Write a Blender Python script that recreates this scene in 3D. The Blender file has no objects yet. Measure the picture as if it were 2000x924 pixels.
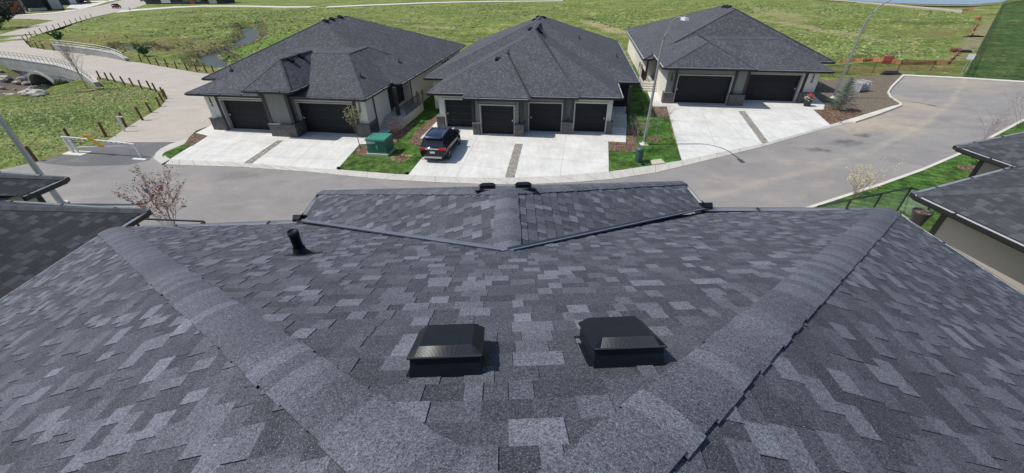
import bpy, bmesh, math, random
import numpy as np
from mathutils import Vector, Matrix
random.seed(7); np.random.seed(7)
SC = bpy.context.scene
COL = SC.collection
PI = math.pi
# ------------------------------------------------------------------ camera, sky, sun, exposure
CAM_H = 11.0
F_PX = 775.0
NADIR = (1015.0, 1620.0)
_d = np.array([NADIR[0]-1000, NADIR[1]-462, F_PX]); _d /= np.linalg.norm(_d)
_up = -_d; _f = np.array([0, 0, 1.0]); _f = _f-_f@_up*_up; _f /= np.linalg.norm(_f)
RM = np.array([np.cross(_f, _up), _f, _up])       # camera vector (right, down, forward) -> world
cam = bpy.data.cameras.new('camera'); cam.sensor_width = 36; cam.lens = F_PX/2000*36
cam.clip_start = 0.05; cam.clip_end = 6000
camo = bpy.data.objects.new('camera', cam); COL.objects.link(camo)
camo.matrix_world = Matrix(((RM[0][0], -RM[0][1], -RM[0][2], 0), (RM[1][0], -RM[1][1], -RM[1][2], 0), (RM[2][0], -RM[2][1], -RM[2][2], CAM_H), (0, 0, 0, 1)))
SC.camera = camo
SUN_EL = math.radians(56); SUN_AZ = math.radians(178.5)      # direction TO the sun in plan, from +x counter-clockwise
w = bpy.data.worlds.new('World'); SC.world = w; w.use_nodes = True
nt = w.node_tree; bg = nt.nodes['Background']
sky = nt.nodes.new('ShaderNodeTexSky'); sky.sky_type = 'NISHITA'; sky.sun_disc = False
sky.sun_elevation = SUN_EL; sky.sun_rotation = PI/2-SUN_AZ
nt.links.new(sky.outputs[0], bg.inputs[0]); bg.inputs[1].default_value = 0.13
sl = bpy.data.lights.new('sun', 'SUN'); sl.energy = 4.0; sl.angle = math.radians(0.53); sl.color = (1.0, 0.96, 0.90)
so = bpy.data.objects.new('sun', sl); COL.objects.link(so)
sd = Vector((math.cos(SUN_AZ)*math.cos(SUN_EL), math.sin(SUN_AZ)*math.cos(SUN_EL), math.sin(SUN_EL)))
so.rotation_euler = sd.to_track_quat('Z', 'Y').to_euler(); so.location = (-60, 0, 90)
SC.view_settings.view_transform = 'Standard'; SC.view_settings.look = 'None'
SC.view_settings.gamma = 1; SC.view_settings.exposure = 0.0; SC.view_settings.use_curve_mapping = False
SC.render.engine = 'CYCLES'
SC.cycles.max_bounces = 6; SC.cycles.use_denoising = True
# ------------------------------------------------------------------ measuring helpers
def ray(p): return RM @ np.array([p[0]-1000.0, p[1]-462.0, F_PX])
def G(px, py, z=0.0):
    r = ray((px, py)); t = (z-CAM_H)/r[2]; return (float(r[0]*t), float(r[1]*t))
def G3(px, py, z=0.0): return (*G(px, py, z), z)
def on_plane(px, P, n):
    r = ray(px); o = np.array([0, 0, CAM_H]); P = np.array(P, float); n = np.array(n, float)
    t = ((P-o)@n)/(r@n); return o+r*t
# ------------------------------------------------------------------ materials
MATS = {}
def mat(name, col=(.5, .5, .5), rough=.8, metal=0, spec=.5, var=0, vscale=5, bump=0, bscale=40, alpha=None, trans=0, detail=4):
    if name in MATS: return MATS[name]
    m = bpy.data.materials.new(name); m.use_nodes = True; MATS[name] = m
    nt = m.node_tree; N = nt.nodes; Lk = nt.links; b = N['Principled BSDF']
    b.inputs['Base Color'].default_value = (*col, 1); b.inputs['Roughness'].default_value = rough
    b.inputs['Metallic'].default_value = metal; b.inputs['Specular IOR Level'].default_value = spec
    if trans: b.inputs['Transmission Weight'].default_value = trans
    if alpha is not None: b.inputs['Alpha'].default_value = alpha
    if var or bump:
        tc = N.new('ShaderNodeTexCoord')
    if var:
        n = N.new('ShaderNodeTexNoise'); n.inputs['Scale'].default_value = vscale; n.inputs['Detail'].default_value = detail
        n.inputs['Roughness'].default_value = .65
        Lk.new(tc.outputs['Object'], n.inputs['Vector'])
        mr = N.new('ShaderNodeMapRange'); mr.inputs[1].default_value = .25; mr.inputs[2].default_value = .75
        mr.inputs[3].default_value = 1-var; mr.inputs[4].default_value = 1+var
        Lk.new(n.outputs[0], mr.inputs[0])
        mx = N.new('ShaderNodeVectorMath'); mx.operation = 'SCALE'; mx.inputs[0].default_value = col
        Lk.new(mr.outputs[0], mx.inputs['Scale']); Lk.new(mx.outputs[0], b.inputs['Base Color'])
    if bump:
        n2 = N.new('ShaderNodeTexNoise'); n2.inputs['Scale'].default_value = bscale; n2.inputs['Detail'].default_value = 3
        Lk.new(tc.outputs['Object'], n2.inputs['Vector'])
        bp = N.new('ShaderNodeBump'); bp.inputs['Strength'].default_value = bump; bp.inputs['Distance'].default_value = .02
        Lk.new(n2.outputs[0], bp.inputs['Height']); Lk.new(bp.outputs[0], b.inputs['Normal'])
    return m
class NG:      # tiny node helper
    def __init__(s, name):
        s.m = bpy.data.materials.new(name); s.m.use_nodes = True; MATS[name] = s.m
        s.N = s.m.node_tree.nodes; s.L = s.m.node_tree.links; s.b = s.N['Principled BSDF']
        s.tc = s.N.new('ShaderNodeTexCoord')
    def set(s, sock, v):
        if isinstance(v, bpy.types.NodeSocket): s.L.new(v, sock)
        else: sock.default_value = v
    def math(s, op, a, b=0.0, c=0.0, clamp=False):
        n = s.N.new('ShaderNodeMath'); n.operation = op; n.use_clamp = clamp
        s.set(n.inputs[0], a); s.set(n.inputs[1], b); s.set(n.inputs[2], c); return n.outputs[0]
    def noise(s, scale, detail=3, rough=.6, vec=None, out=0, dist=0):
        n = s.N.new('ShaderNodeTexNoise'); n.inputs['Scale'].default_value = scale; n.inputs['Detail'].default_value = detail
        n.inputs['Roughness'].default_value = rough; n.inputs['Distortion'].default_value = dist
        s.L.new(vec if vec else s.tc.outputs['Object'], n.inputs['Vector']); return n.outputs[out]
    def rng(s, v, a, b, c=0., d=1., smooth=False):
        n = s.N.new('ShaderNodeMapRange'); s.L.new(v, n.inputs[0])
        if smooth: n.interpolation_type = 'SMOOTHSTEP'
        for i, x in enumerate((a, b, c, d)): s.set(n.inputs[1+i], x)
        return n.outputs[0]
    def mix(s, f, a, b, mode='MIX'):
        n = s.N.new('ShaderNodeMix'); n.data_type = 'RGBA'; n.blend_type = mode
        s.set(n.inputs[0], f)
        for k, v in ((6, a), (7, b)):
            if isinstance(v, tuple): n.inputs[k].default_value = (*v, 1)
            else: s.L.new(v, n.inputs[k])
        return n.outputs[2]
    def scalec(s, col, f):
        n = s.N.new('ShaderNodeVectorMath'); n.operation = 'SCALE'
        if isinstance(col, tuple): n.inputs[0].default_value = col
        else: s.L.new(col, n.inputs[0])
        s.set(n.inputs['Scale'], f); return n.outputs[0]
    def stretch(s, sc, rot=0, uv=False):
        n = s.N.new('ShaderNodeMapping'); n.inputs['Scale'].default_value = sc; n.inputs['Rotation'].default_value = (0, 0, rot)
        s.L.new(s.tc.outputs['UV' if uv else 'Object'], n.inputs[0]); return n.outputs[0]
    def voro(s, scale, feature='F1', dim='3D', vec=None, w=None, out='Color', rnd=1):
        n = s.N.new('ShaderNodeTexVoronoi'); n.voronoi_dimensions = dim; n.feature = feature
        n.inputs['Scale'].default_value = scale; n.inputs['Randomness'].default_value = rnd
        if dim == '1D': s.L.new(w, n.inputs['W'])
        else: s.L.new(vec if vec else s.tc.outputs['Object'], n.inputs['Vector'])
        return n.outputs[out]
    def bump(s, h, strength=.5, dist=.02):
        n = s.N.new('ShaderNodeBump'); n.inputs['Strength'].default_value = strength; n.inputs['Distance'].default_value = dist
        s.L.new(h, n.inputs['Height']); s.L.new(n.outputs[0], s.b.inputs['Normal'])
    def done(s, col, rough=.9, spec=.3):
        s.set(s.b.inputs['Base Color'], col if not isinstance(col, tuple) else (*col, 1)); s.set(s.b.inputs['Roughness'], rough)
        s.b.inputs['Specular IOR Level'].default_value = spec; return s.m

def shingle_uv(name, dark, mid, light, row=.143, tab=.21):
    g = NG(name); sp = g.N.new('ShaderNodeSeparateXYZ'); g.L.new(g.tc.outputs['UV'], sp.inputs[0])
    u, v = sp.outputs[0], sp.outputs[1]
    r = g.math('DIVIDE', v, row); fl = g.math('FLOOR', r); fr = g.math('SUBTRACT', r, fl)
    wn = g.N.new('ShaderNodeTexWhiteNoise'); wn.noise_dimensions = '1D'; g.L.new(fl, wn.inputs['W'])
    W = g.math('ADD', g.math('DIVIDE', u, tab), g.math('MULTIPLY', wn.outputs[0], 91.0))
    c = g.voro(1, 'F1', '1D', w=W); e = g.voro(1, 'DISTANCE_TO_EDGE', '1D', w=W, out='Distance')
    sc = g.N.new('ShaderNodeSeparateColor'); g.L.new(c, sc.inputs[0]); t = sc.outputs[0]
    base = g.mix(g.rng(t, .45, .5), dark, mid); base = g.mix(g.rng(t, .74, .78), base, light)
    fine = g.noise(130, 2, .7); base = g.scalec(base, g.rng(fine, .25, .75, .75, 1.25))
    big = g.noise(.6, 3); base = g.scalec(base, g.rng(big, .3, .7, .88, 1.12))
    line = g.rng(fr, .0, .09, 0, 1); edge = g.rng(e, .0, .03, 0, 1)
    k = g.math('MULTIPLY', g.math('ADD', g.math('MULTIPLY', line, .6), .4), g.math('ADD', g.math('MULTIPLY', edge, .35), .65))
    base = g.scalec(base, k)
    g.bump(g.math('ADD', g.math('MULTIPLY', g.math('SUBTRACT', 1.0, fr), .5), g.math('MULTIPLY', g.rng(t, .45, .55), .25)), .6, .012)
    return g.done(base, .92, .25)
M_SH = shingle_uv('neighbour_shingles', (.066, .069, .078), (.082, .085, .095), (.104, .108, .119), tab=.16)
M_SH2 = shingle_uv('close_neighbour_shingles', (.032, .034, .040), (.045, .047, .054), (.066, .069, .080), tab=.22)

def granule(name, attr=True, dark=(.035, .039, .048), mid=(.063, .069, .083), light=(.136, .146, .170), kb=1.0):
    g = NG(name)
    if attr:
        a = g.N.new('ShaderNodeAttribute'); a.attribute_name = 'tone'; t = a.outputs['Fac']
    n1 = g.noise(150, 2, .8); n2 = g.noise(70, 2, .7); nb = g.noise(1.3, 3)
    if attr:
        base = g.mix(g.rng(t, 0, .5), dark, mid); base = g.mix(g.rng(t, .5, 1), base, light)
    else: base = mid
    sp = g.math('ADD', g.math('MULTIPLY', n1, .62), g.math('MULTIPLY', n2, .38))
    f = g.rng(sp, .36, .64, .28, 1.8)
    base = g.scalec(base, f)
    spark = g.rng(g.noise(190, 1, .5), .62, .72, 0, 1)
    base = g.mix(g.math('MULTIPLY', spark, .55), base, (.34, .36, .42))
    st = g.noise(26, 2, .6); base = g.scalec(base, g.rng(st, .3, .7, .9, 1.1))
    base = g.scalec(base, g.rng(nb, .3, .7, .9*kb, 1.1*kb))
    g.bump(g.math('ADD', n1, g.math('MULTIPLY', n2, .8)), .35, .004)
    return g.done(base, .9, .3)
M_TAB = granule('granule_shingle'); M_CAP = granule('granule_cap', kb=1.12)

def asphalt(name, c1, c2, dust, streak=0):
    g = NG(name)
    a = g.noise(.22, 5, .6); f = g.noise(28, 3, .7)
    b = g.mix(g.rng(a, .35, .65), c1, c2)
    st = g.noise(.35, 5, .65, g.stretch((1, 1.6, 1), .45), dist=.3)
    b = g.mix(g.rng(st, .52, .72, 0, .8), b, dust)
    sc = g.noise(1.3, 3, .6, g.stretch((.35, 3.0, 1), -.45), dist=2.0)
    b = g.mix(g.rng(sc, .68, .74, 0, .35), b, (c2[0]*1.5, c2[1]*1.48, c2[2]*1.42))
    if streak:
        sp = g.N.new('ShaderNodeSeparateXYZ'); g.L.new(g.tc.outputs['Object'], sp.inputs[0]); X, Y = sp.outputs[0], sp.outputs[1]
        # dust line washed along the crown of the lane
        yl = g.math('ADD', 16.9, g.math('ADD', g.math('MULTIPLY', X, .17), g.math('MULTIPLY', g.math('MULTIPLY', X, X), .0078)))
        d = g.math('ABSOLUTE', g.math('SUBTRACT', Y, g.math('ADD', yl, g.math('MULTIPLY', g.noise(.25, 2), 1.1))))
        m = g.math('MULTIPLY', g.rng(d, .08, .55, 1, 0, True), g.rng(X, 4, 15, 0, 1)); m = g.math('MULTIPLY', m, g.rng(g.noise(.8, 4), .3, .6, .25, 1))
        b = g.mix(g.math('MULTIPLY', m, .75), b, dust)
        for (cx, cy, r0, r1, k) in ((29.5, 33.0, 1.0, 5.5, .9), (37, 38, 1, 6, .7), (33, 33.5, .5, 4, .5), (50, 47, 1, 9, .5)):
            dx = g.math('SUBTRACT', X, cx); dy = g.math('SUBTRACT', Y, cy); q = g.math('SQRT', g.math('ADD', g.math('MULTIPLY', dx, dx), g.math('MULTIPLY', g.math('MULTIPLY', dy, dy), 1.8)))
            q = g.math('ADD', q, g.math('MULTIPLY', g.math('SUBTRACT', g.noise(.6, 4, .7), .5), 9.0)); b = g.mix(g.rng(q, r0, r1, k, 0, True), b, (dust[0]*1.15, dust[1]*1.08, dust[2]*.98))
        for (cx, cy, r, k) in ((25.3, 28.6, 1.6, .55), (22.3, 27.2, 1.1, .5), (27.6, 30.0, 1.0, .5), (-18, 24.0, 2.2, .25)):
            dx = g.math('SUBTRACT', X, cx); dy = g.math('SUBTRACT', Y, cy); q = g.math('SQRT', g.math('ADD', g.math('MULTIPLY', dx, dx), g.math('MULTIPLY', g.math('MULTIPLY', dy, dy), 3)))
            q = g.math('ADD', q, g.math('MULTIPLY', g.math('SUBTRACT', g.noise(1.6, 3), .5), 2.5)); b = g.scalec(b, g.rng(q, .1, r, 1-k, 1, True))
    dk = g.noise(.7, 4, .6, g.stretch((.6, 1.2, 1), .5)); b = g.scalec(b, g.rng(dk, .32, .5, .92, 1.03))
    b = g.scalec(b, g.rng(f, .3, .7, .86, 1.14))
    g.bump(g.noise(60, 3), .3, .01); return g.done(b, .9, .25)
M_ASPH = asphalt('asphalt', (.228, .217, .205), (.265, .252, .236), (.345, .308, .262), 1)
M_ASPH_D = asphalt('dark_asphalt', (.115, .115, .118), (.150, .148, .148), (.21, .20, .19))
M_PATH = asphalt('path_paving', (.390, .352, .300), (.425, .384, .328), (.46, .415, .355))
def concrete(name, c, v=.06):
    g = NG(name); a = g.noise(.5, 4); b = g.noise(3.5, 4, .7, g.stretch((1, .25, 1), .15)); f = g.noise(45, 2)
    k = g.math('MULTIPLY', g.rng(a, .3, .7, 1-v, 1+v), g.math('MULTIPLY', g.rng(b, .35, .75, 1+v*.6, 1-v*1.3), g.rng(f, .3, .7, .97, 1.03)))
    col = g.mix(g.rng(g.noise(.9, 3), .55, .75, 0, .25), c, (c[0]*.86, c[1]*.80, c[2]*.70))
    g.bump(f, .15, .004); return g.done(g.scalec(col, k), .85, .3)
M_CONC = concrete('driveway_concrete', (.61, .60, .56), .10); M_GUT = concrete('kerb_concrete', (.50, .48, .43), .09)
M_WALLC = concrete('bridge_concrete', (.33, .33, .32), .14); M_LCONC = concrete('pale_concrete', (.60, .57, .50), .08)
def grass(name, c1, c2, dry, dryamt=.5, streak=None, mow=0, zones=()):
    g = NG(name)
    a = g.noise(.06, 5, .62); b = g.noise(.55, 5, .7); f = g.noise(7, 5, .85); f2 = g.noise(26, 3, .8)
    col = g.mix(g.rng(b, .32, .68), c1, c2)
    dr = g.noise(.11, 6, .7, g.stretch(streak or (1, 1, 1), .1), dist=.5)
    col = g.mix(g.rng(dr, .46, .64, 0, dryamt), col, dry)
    col = g.mix(g.rng(g.noise(1.7, 4, .8), .58, .74, 0, dryamt*.8), col, (dry[0]*1.25, dry[1]*1.2, dry[2]*1.1))
    col = g.mix(g.rng(g.noise(3.1, 4, .8), .60, .72, 0, .6), col, (c1[0]*.45, c1[1]*.5, c1[2]*.5))
    if mow:
        wv = g.N.new('ShaderNodeTexWave'); wv.inputs['Scale'].default_value = mow; wv.inputs['Distortion'].default_value = 1.4; wv.inputs['Detail'].default_value = 2
        mp = g.stretch((1, 1, 1), -1.1); g.L.new(mp, wv.inputs['Vector']); col = g.scalec(col, g.rng(wv.outputs['Fac'], 0, 1, .84, 1.16))
    col = g.scalec(col, g.rng(f, .3, .7, .5, 1.6)); col = g.scalec(col, g.rng(f2, .3, .7, .7, 1.35)); col = g.scalec(col, g.math('MULTIPLY', g.rng(g.noise(1.3, 5, .9), .42, .58, .58, 1.40), g.rng(g.noise(.42, 4, .8), .42, .6, .80, 1.15)))
    col = g.scalec(col, g.rng(a, .3, .7, .85, 1.15))
    if zones:
        sp = g.N.new('ShaderNodeSeparateXYZ'); g.L.new(g.tc.outputs['Object'], sp.inputs[0]); X, Y = sp.outputs[0], sp.outputs[1]; nz = g.noise(.16, 6, .75); fine = g.rng(g.noise(1.6, 5, .85), .4, .6, .6, 1.35)
        for (cx, cy, ca, sa, rx, ry, k, zc) in zones:
            dx = g.math('SUBTRACT', X, cx); dy = g.math('SUBTRACT', Y, cy)
            p = g.math('DIVIDE', g.math('ADD', g.math('MULTIPLY', dx, ca), g.math('MULTIPLY', dy, sa)), rx); q = g.math('DIVIDE', g.math('SUBTRACT', g.math('MULTIPLY', dy, ca), g.math('MULTIPLY', dx, sa)), ry)
            r = g.math('SQRT', g.math('ADD', g.math('MULTIPLY', p, p), g.math('MULTIPLY', q, q))); r = g.math('ADD', r, g.math('MULTIPLY', g.math('SUBTRACT', nz, .5), 2.2))
            col = g.mix(g.rng(r, .55, 1.25, k, 0, True), col, g.scalec(zc, fine))
    g.bump(g.math('ADD', f, f2), .8, .10); return g.done(col, .95, .1)
def zone(px0, px1, w_, k, c):
    a, b_ = np.array(G(*px0)), np.array(G(*px1)); d = b_-a; L = np.hypot(*d); m_ = (a+b_)/2; return (float(m_[0]), float(m_[1]), float(d[0]/L), float(d[1]/L), float(L/2), w_, k, c)
BR, TN, DK, GRN = (.17, .145, .062), (.36, .31, .17), (.075, .085, .032), (.12, .22, .035)
M_FIELD = grass('field_grass', (.112, .156, .036), (.178, .220, .056), (.32, .31, .14), .6, (1, 2.0, 1), zones=[
    zone((250, 75), (450, 90), 11, .8, BR), zone((60, 88), (250, 62), 9, .75, (.21, .18, .075)), zone((120, 96), (240, 100), 5, .6, TN), zone((270, 120), (420, 140), 2.2, .8, (.24, .20, .09)),
    zone((400, 48), (520, 50), 5, .6, DK), zone((420, 118), (500, 70), 2.5, .6, GRN), zone((500, 110), (600, 60), 6, .7, GRN), zone((800, 44), (900, 52), 1.8, .8, TN), zone((760, 38), (850, 40), 3, .5, DK), zone((1140, 38), (1240, 66), 2.2, .8, TN), zone((1120, 32), (1200, 40), 3, .6, DK),
    zone((1490, 34), (1760, 78), 3.5, .75, TN), zone((1480, 10), (1560, 40), 6, .5, TN), zone((1740, 42), (1900, 40), 6, .6, DK), zone((1740, 60), (1880, 52), 5, .6, BR), zone((1620, 140), (1880, 132), 2.4, .6, (.27, .20, .09)), zone((1640, 112), (1780, 100), 1.5, .7, DK), zone((1760, 92), (1800, 98), 1.2, .9, (.20, .12, .06)), zone((1760, 15), (1950, 18), 7, .7, TN), zone((1870, 110), (1960, 30), 2.0, .7, (.30, .25, .17)),
    zone((40, 250), (140, 215), 7, .7, (.060, .105, .022)), zone((160, 180), (200, 200), 4, .6, (.22, .17, .09)), zone((71, 316), (300, 215), 1.3, .7, (.26, .23, .10)), zone((240, 172), (330, 195), 2.0, .5, (.25, .22, .09)), zone((0, 190), (60, 175), 4, .8, BR), zone((20, 45), (100, 45), 6, .5, BR)])
M_LAWN = grass('lawn_grass', (.050, .130, .022), (.078, .170, .032), (.20, .20, .08), .30)
M_LAWN2 = grass('mown_grass', (.060, .140, .026), (.090, .180, .036), (.17, .20, .07), .22, mow=.55)
M_DGRASS = grass('dark_grass', (.038, .082, .022), (.064, .112, .034), (.15, .16, .07), .55, (1, 1.8, 1))
M_DRYG = grass('dry_grass', (.15, .15, .05), (.22, .20, .09), (.34, .28, .15), .7)
def speck(name, cols, scale, bumpd=.03, rough=.9):
    g = NG(name); v = g.voro(scale); s = g.N.new('ShaderNodeSeparateColor'); g.L.new(v, s.inputs[0])
    c = g.mix(g.rng(s.outputs[0], .3, .6), cols[0], cols[1]); c = g.mix(g.rng(s.outputs[1], .6, .8), c, cols[2])
    d = g.voro(scale, out='Distance'); c = g.scalec(c, g.rng(d, 0, .75, 1.15, .6)); g.bump(d, .9, bumpd); return g.done(c, rough, .2)
M_MULCH = speck('bark_mulch', ((.10, .055, .036), (.17, .10, .065), (.30, .22, .16)), 11)
M_GRAVEL = speck('river_gravel', ((.24, .22, .19), (.34, .32, .28), (.46, .44, .40)), 12)
M_DIRT = speck('bare_soil', ((.17, .14, .105), (.20, .168, .125), (.24, .20, .15)), 9, .02)
def stone():
    g = NG('stacked_stone'); sp = g.N.new('ShaderNodeTexBrick'); sp.inputs['Scale'].default_value = 1
    sp.inputs['Brick Width'].default_value = .30; sp.inputs['Row Height'].default_value = .085; sp.inputs['Mortar Size'].default_value = .006
    sp.inputs['Color1'].default_value = (.115, .108, .106, 1); sp.inputs['Color2'].default_value = (.155, .146, .142, 1); sp.inputs['Mortar'].default_value = (.04, .04, .04, 1)
    n = g.N.new('ShaderNodeMapping'); n.inputs['Rotation'].default_value = (PI/2, 0, 0); g.L.new(g.tc.outputs['Object'], n.inputs[0]); g.L.new(n.outputs[0], sp.inputs['Vector'])
    c = g.scalec(sp.outputs[0], g.rng(g.noise(9, 3), .3, .7, .7, 1.3)); g.bump(g.noise(30, 3), .4, .02); return g.done(c, .85, .3)
M_STONE = stone()
M_CREAM = mat('cream_stucco', (.66, .63, .56), .9, var=.06, vscale=1.5, bump=.25, bscale=60)
M_TAUPE = mat('grey_stucco', (.215, .21, .195), .9, var=.06, vscale=1.5, bump=.25, bscale=60)
M_TRIM = mat('charcoal_trim', (.030, .028, .030), .55, var=.1)
M_GUTTER = mat('black_gutter', (.018, .018, .020), .35)
M_GIN = mat('gutter_inside', (.62, .63, .65), .3, metal=.2)
M_FRAME = mat('taupe_frame', (.42, .41, .38), .6)
M_DOOR = mat('charcoal_door', (.011, .012, .016), .55, spec=.3, var=.12, vscale=.7)
M_BLACK = mat('black_plastic', (.006, .008, .014), .48, spec=.22, var=.2, vscale=9, bump=.1, bscale=25)
M_BLKM = mat('black_rail_metal', (.012, .012, .014), .35)
M_GALV = mat('galvanised_steel', (.42, .44, .46), .42, metal=.75, var=.06, vscale=3)
M_WHITE = mat('white_paint', (.72, .72, .70), .5, var=.05, vscale=4)
M_WOOD = mat('brown_post_wood', (.15, .080, .042), .9, var=.25, vscale=12)
M_BARK = mat('grey_bark', (.13, .10, .08), .9, var=.2, vscale=20)
M_REDB = mat('red_bark', (.14, .060, .045), .85, var=.2, vscale=20)
M_GREENBOX = mat('green_enamel', (.028, .155, .105), .45, var=.05, vscale=2)
M_PED = mat('green_pedestal_plastic', (.050, .115, .085), .55, var=.06, vscale=4)
M_GLASS = mat('dark_glass', (.012, .016, .022), .06, spec=.9)
M_CLEAR = mat('clear_glass', (.80, .92, .88), .02, spec=.5, alpha=.07)
M_RUB = mat('tyre_rubber', (.012, .012, .012), .8)
M_YEL = mat('yellow_sign', (.80, .45, .01), .4)
M_ORANGE = mat('orange_mesh', (.80, .30, .17), .7, var=.15, vscale=3, alpha=.8)
M_ROCK = mat('pale_rock', (.42, .39, .34), .9, var=.3, vscale=2.5, bump=.6, bscale=6)
M_DROCK = mat('grey_rock', (.26, .25, .24), .9, var=.3, vscale=2.5, bump=.6, bscale=6)
M_BRICK = mat('red_brick', (.26, .095, .055), .85, var=.15, vscale=6)
M_NAVY = mat('navy_cladding', (.030, .034, .044), .7, var=.15, vscale=2)
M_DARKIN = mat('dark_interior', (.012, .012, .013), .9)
def water():
    g = NG('creek_water'); g.bump(g.noise(3, 3, .6), .25, .05); g.b.inputs['Metallic'].default_value = 0
    return g.done((.045, .048, .030), .38, .22)
M_WATER = water()
def pondw():
    g = NG('pond_water'); g.bump(g.noise(.8, 3, .6), .35, .2)
    return g.done((.16, .22, .32), .25, .9)
M_POND = pondw()
# ------------------------------------------------------------------ mesh helpers
class MB:
    def __init__(s): s.v = []; s.f = []; s.m = []; s.uv = {}; s.tone = {}; s.sm = set()
    def add(s, vs, fs, mi=0, smooth=False, tone=None):
        o = len(s.v); s.v += [tuple(map(float, p)) for p in vs]
        for f in fs:
            if smooth: s.sm.add(len(s.f))
            if tone is not None: s.tone[len(s.f)] = tone
            s.f.append(tuple(o+i for i in f)); s.m.append(mi)
    def box(s, x0, y0, z0, x1, y1, z1, mi=0, R=None, o=None):
        vs = [(x, y, z) for z in (z0, z1) for x, y in ((x0, y0), (x1, y0), (x1, y1), (x0, y1))]
        if R is not None: vs = [tuple(np.array(o)+R@np.array(p)) for p in vs]
        s.add(vs, [(0, 3, 2, 1), (4, 5, 6, 7), (0, 1, 5, 4), (1, 2, 6, 5), (2, 3, 7, 6), (3, 0, 4, 7)], mi); return s
    def frus(s, x0, y0, x1, y1, z0, z1, ins, mi=0, top=None):
        a = (x0, y0, x1, y1); b = top or (x0+ins, y0+ins, x1-ins, y1-ins)
        vs = [(x, y, z) for (p, q, r, t), z in ((a, z0), (b, z1)) for x, y in ((p, q), (r, q), (r, t), (p, t))]
        s.add(vs, [(0, 3, 2, 1), (4, 5, 6, 7), (0, 1, 5, 4), (1, 2, 6, 5), (2, 3, 7, 6), (3, 0, 4, 7)], mi); return s
    def prism(s, poly, z0, z1, mi=0):
        n = len(poly); vs = [(p[0], p[1], z0) for p in poly]+[(p[0], p[1], z1) for p in poly]
        a = sum(poly[i][0]*poly[(i+1) % n][1]-poly[(i+1) % n][0]*poly[i][1] for i in range(n))
        fs = [tuple(range(n))[::-1], tuple(range(n, 2*n))]+[(i, (i+1) % n, n+(i+1) % n, n+i) for i in range(n)]
        if a < 0: fs = [f[::-1] for f in fs]
        s.add(vs, fs, mi); return s
    def tube(s, pts, rad, n=8, mi=0, smooth=True, caps=True):
        pts = [Vector(p) for p in pts]; rings = []
        if not isinstance(rad, (list, tuple)): rad = [rad]*len(pts)
        for i, p in enumerate(pts):
            d = (pts[min(i+1, len(pts)-1)]-pts[max(i-1, 0)]).normalized()
            a = Vector((0, 0, 1)) if abs(d.z) < .9 else Vector((1, 0, 0))
            x = d.cross(a).normalized(); y = d.cross(x)
            rings.append([p+(x*math.cos(2*PI*k/n)+y*math.sin(2*PI*k/n))*rad[i] for k in range(n)])
        vs = [q for r in rings for q in r]
        fs = [(i*n+k, i*n+(k+1) % n, (i+1)*n+(k+1) % n, (i+1)*n+k) for i in range(len(pts)-1) for k in range(n)]
        s.add(vs, fs, mi, smooth)
        if caps: s.add(rings[0], [tuple(range(n))], mi); s.add(rings[-1], [tuple(range(n))[::-1]], mi)
        return s
    def bar(s, a, b, w, h, mi=0):
        a = np.array(a, float); b = np.array(b, float); d = b-a; L = np.linalg.norm(d); d /= L
        up = np.array([0, 0, 1.]) if abs(d[2]) < .95 else np.array([0, 1., 0])
        x = np.cross(d, up); x /= np.linalg.norm(x); z = np.cross(x, d)
        s.box(-w/2, 0, -h/2, w/2, L, h/2, mi, np.array([x, d, z]).T, a); return s
    def lathe(s, prof, n=20, mi=0, c=(0, 0), smooth=True):
        vs = [(c[0]+r*math.cos(2*PI*k/n), c[1]+r*math.sin(2*PI*k/n), z) for r, z in prof for k in range(n)]
        fs = [(i*n+k, i*n+(k+1) % n, (i+1)*n+(k+1) % n, (i+1)*n+k) for i in range(len(prof)-1) for k in range(n)]
        s.add(vs, fs, mi, smooth); return s
    def poly3(s, pts, mi=0, uv=True, tone=None):
        i = len(s.f); s.add(pts, [tuple(range(len(pts)))], mi, tone=tone)
        if uv:
            P = np.array(pts, float); n = np.cross(P[1]-P[0], P[2]-P[0]); n /= np.linalg.norm(n)
            if n[2] < 0: n = -n
            e = np.cross([0, 0, 1.], n); L = np.linalg.norm(e); e = e/L if L > 1e-4 else np.array([1., 0, 0]); t = np.cross(n, e)
            s.uv[i] = [(float(p@e), float(p@t)) for p in P]
        return s
    def build(s, name, mats, parent=None):
        me = bpy.data.meshes.new(name); me.from_pydata(s.v, [], s.f)
        if not isinstance(mats, (list, tuple)): mats = [mats]
        for m in mats: me.materials.append(m)
        me.polygons.foreach_set('material_index', s.m)
        if s.sm: me.polygons.foreach_set('use_smooth', [i in s.sm for i in range(len(s.f))])
        if s.uv:
            u = me.uv_layers.new(name='UVMap')
            for i, q in s.uv.items():
                for k, li in enumerate(me.polygons[i].loop_indices): u.data[li].uv = q[k]
        if s.tone:
            a = me.attributes.new('tone', 'FLOAT', 'FACE'); a.data.foreach_set('value', [s.tone.get(i, .3) for i in range(len(s.f))])
        me.update(); o = bpy.data.objects.new(name, me); COL.objects.link(o)
        if parent: o.parent = parent
        return o
def tag(o, label=None, cat=None, group=None, kind=None):
    for k, v in (('label', label), ('category', cat), ('group', group), ('kind', kind)):
        if v: o[k] = v
    return o
def thing(name, loc, rz, label, cat, group=None):
    o = bpy.data.objects.new(name, None); COL.objects.link(o); o.location = loc; o.rotation_euler = (0, 0, rz); o.empty_display_size = .2
    return tag(o, label, cat, group)
def copy_tree(o, parent=None):
    c = o.copy(); COL.objects.link(c)
    if parent: c.parent = parent
    for ch in list(o.children): copy_tree(ch, c)
    return c
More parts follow.
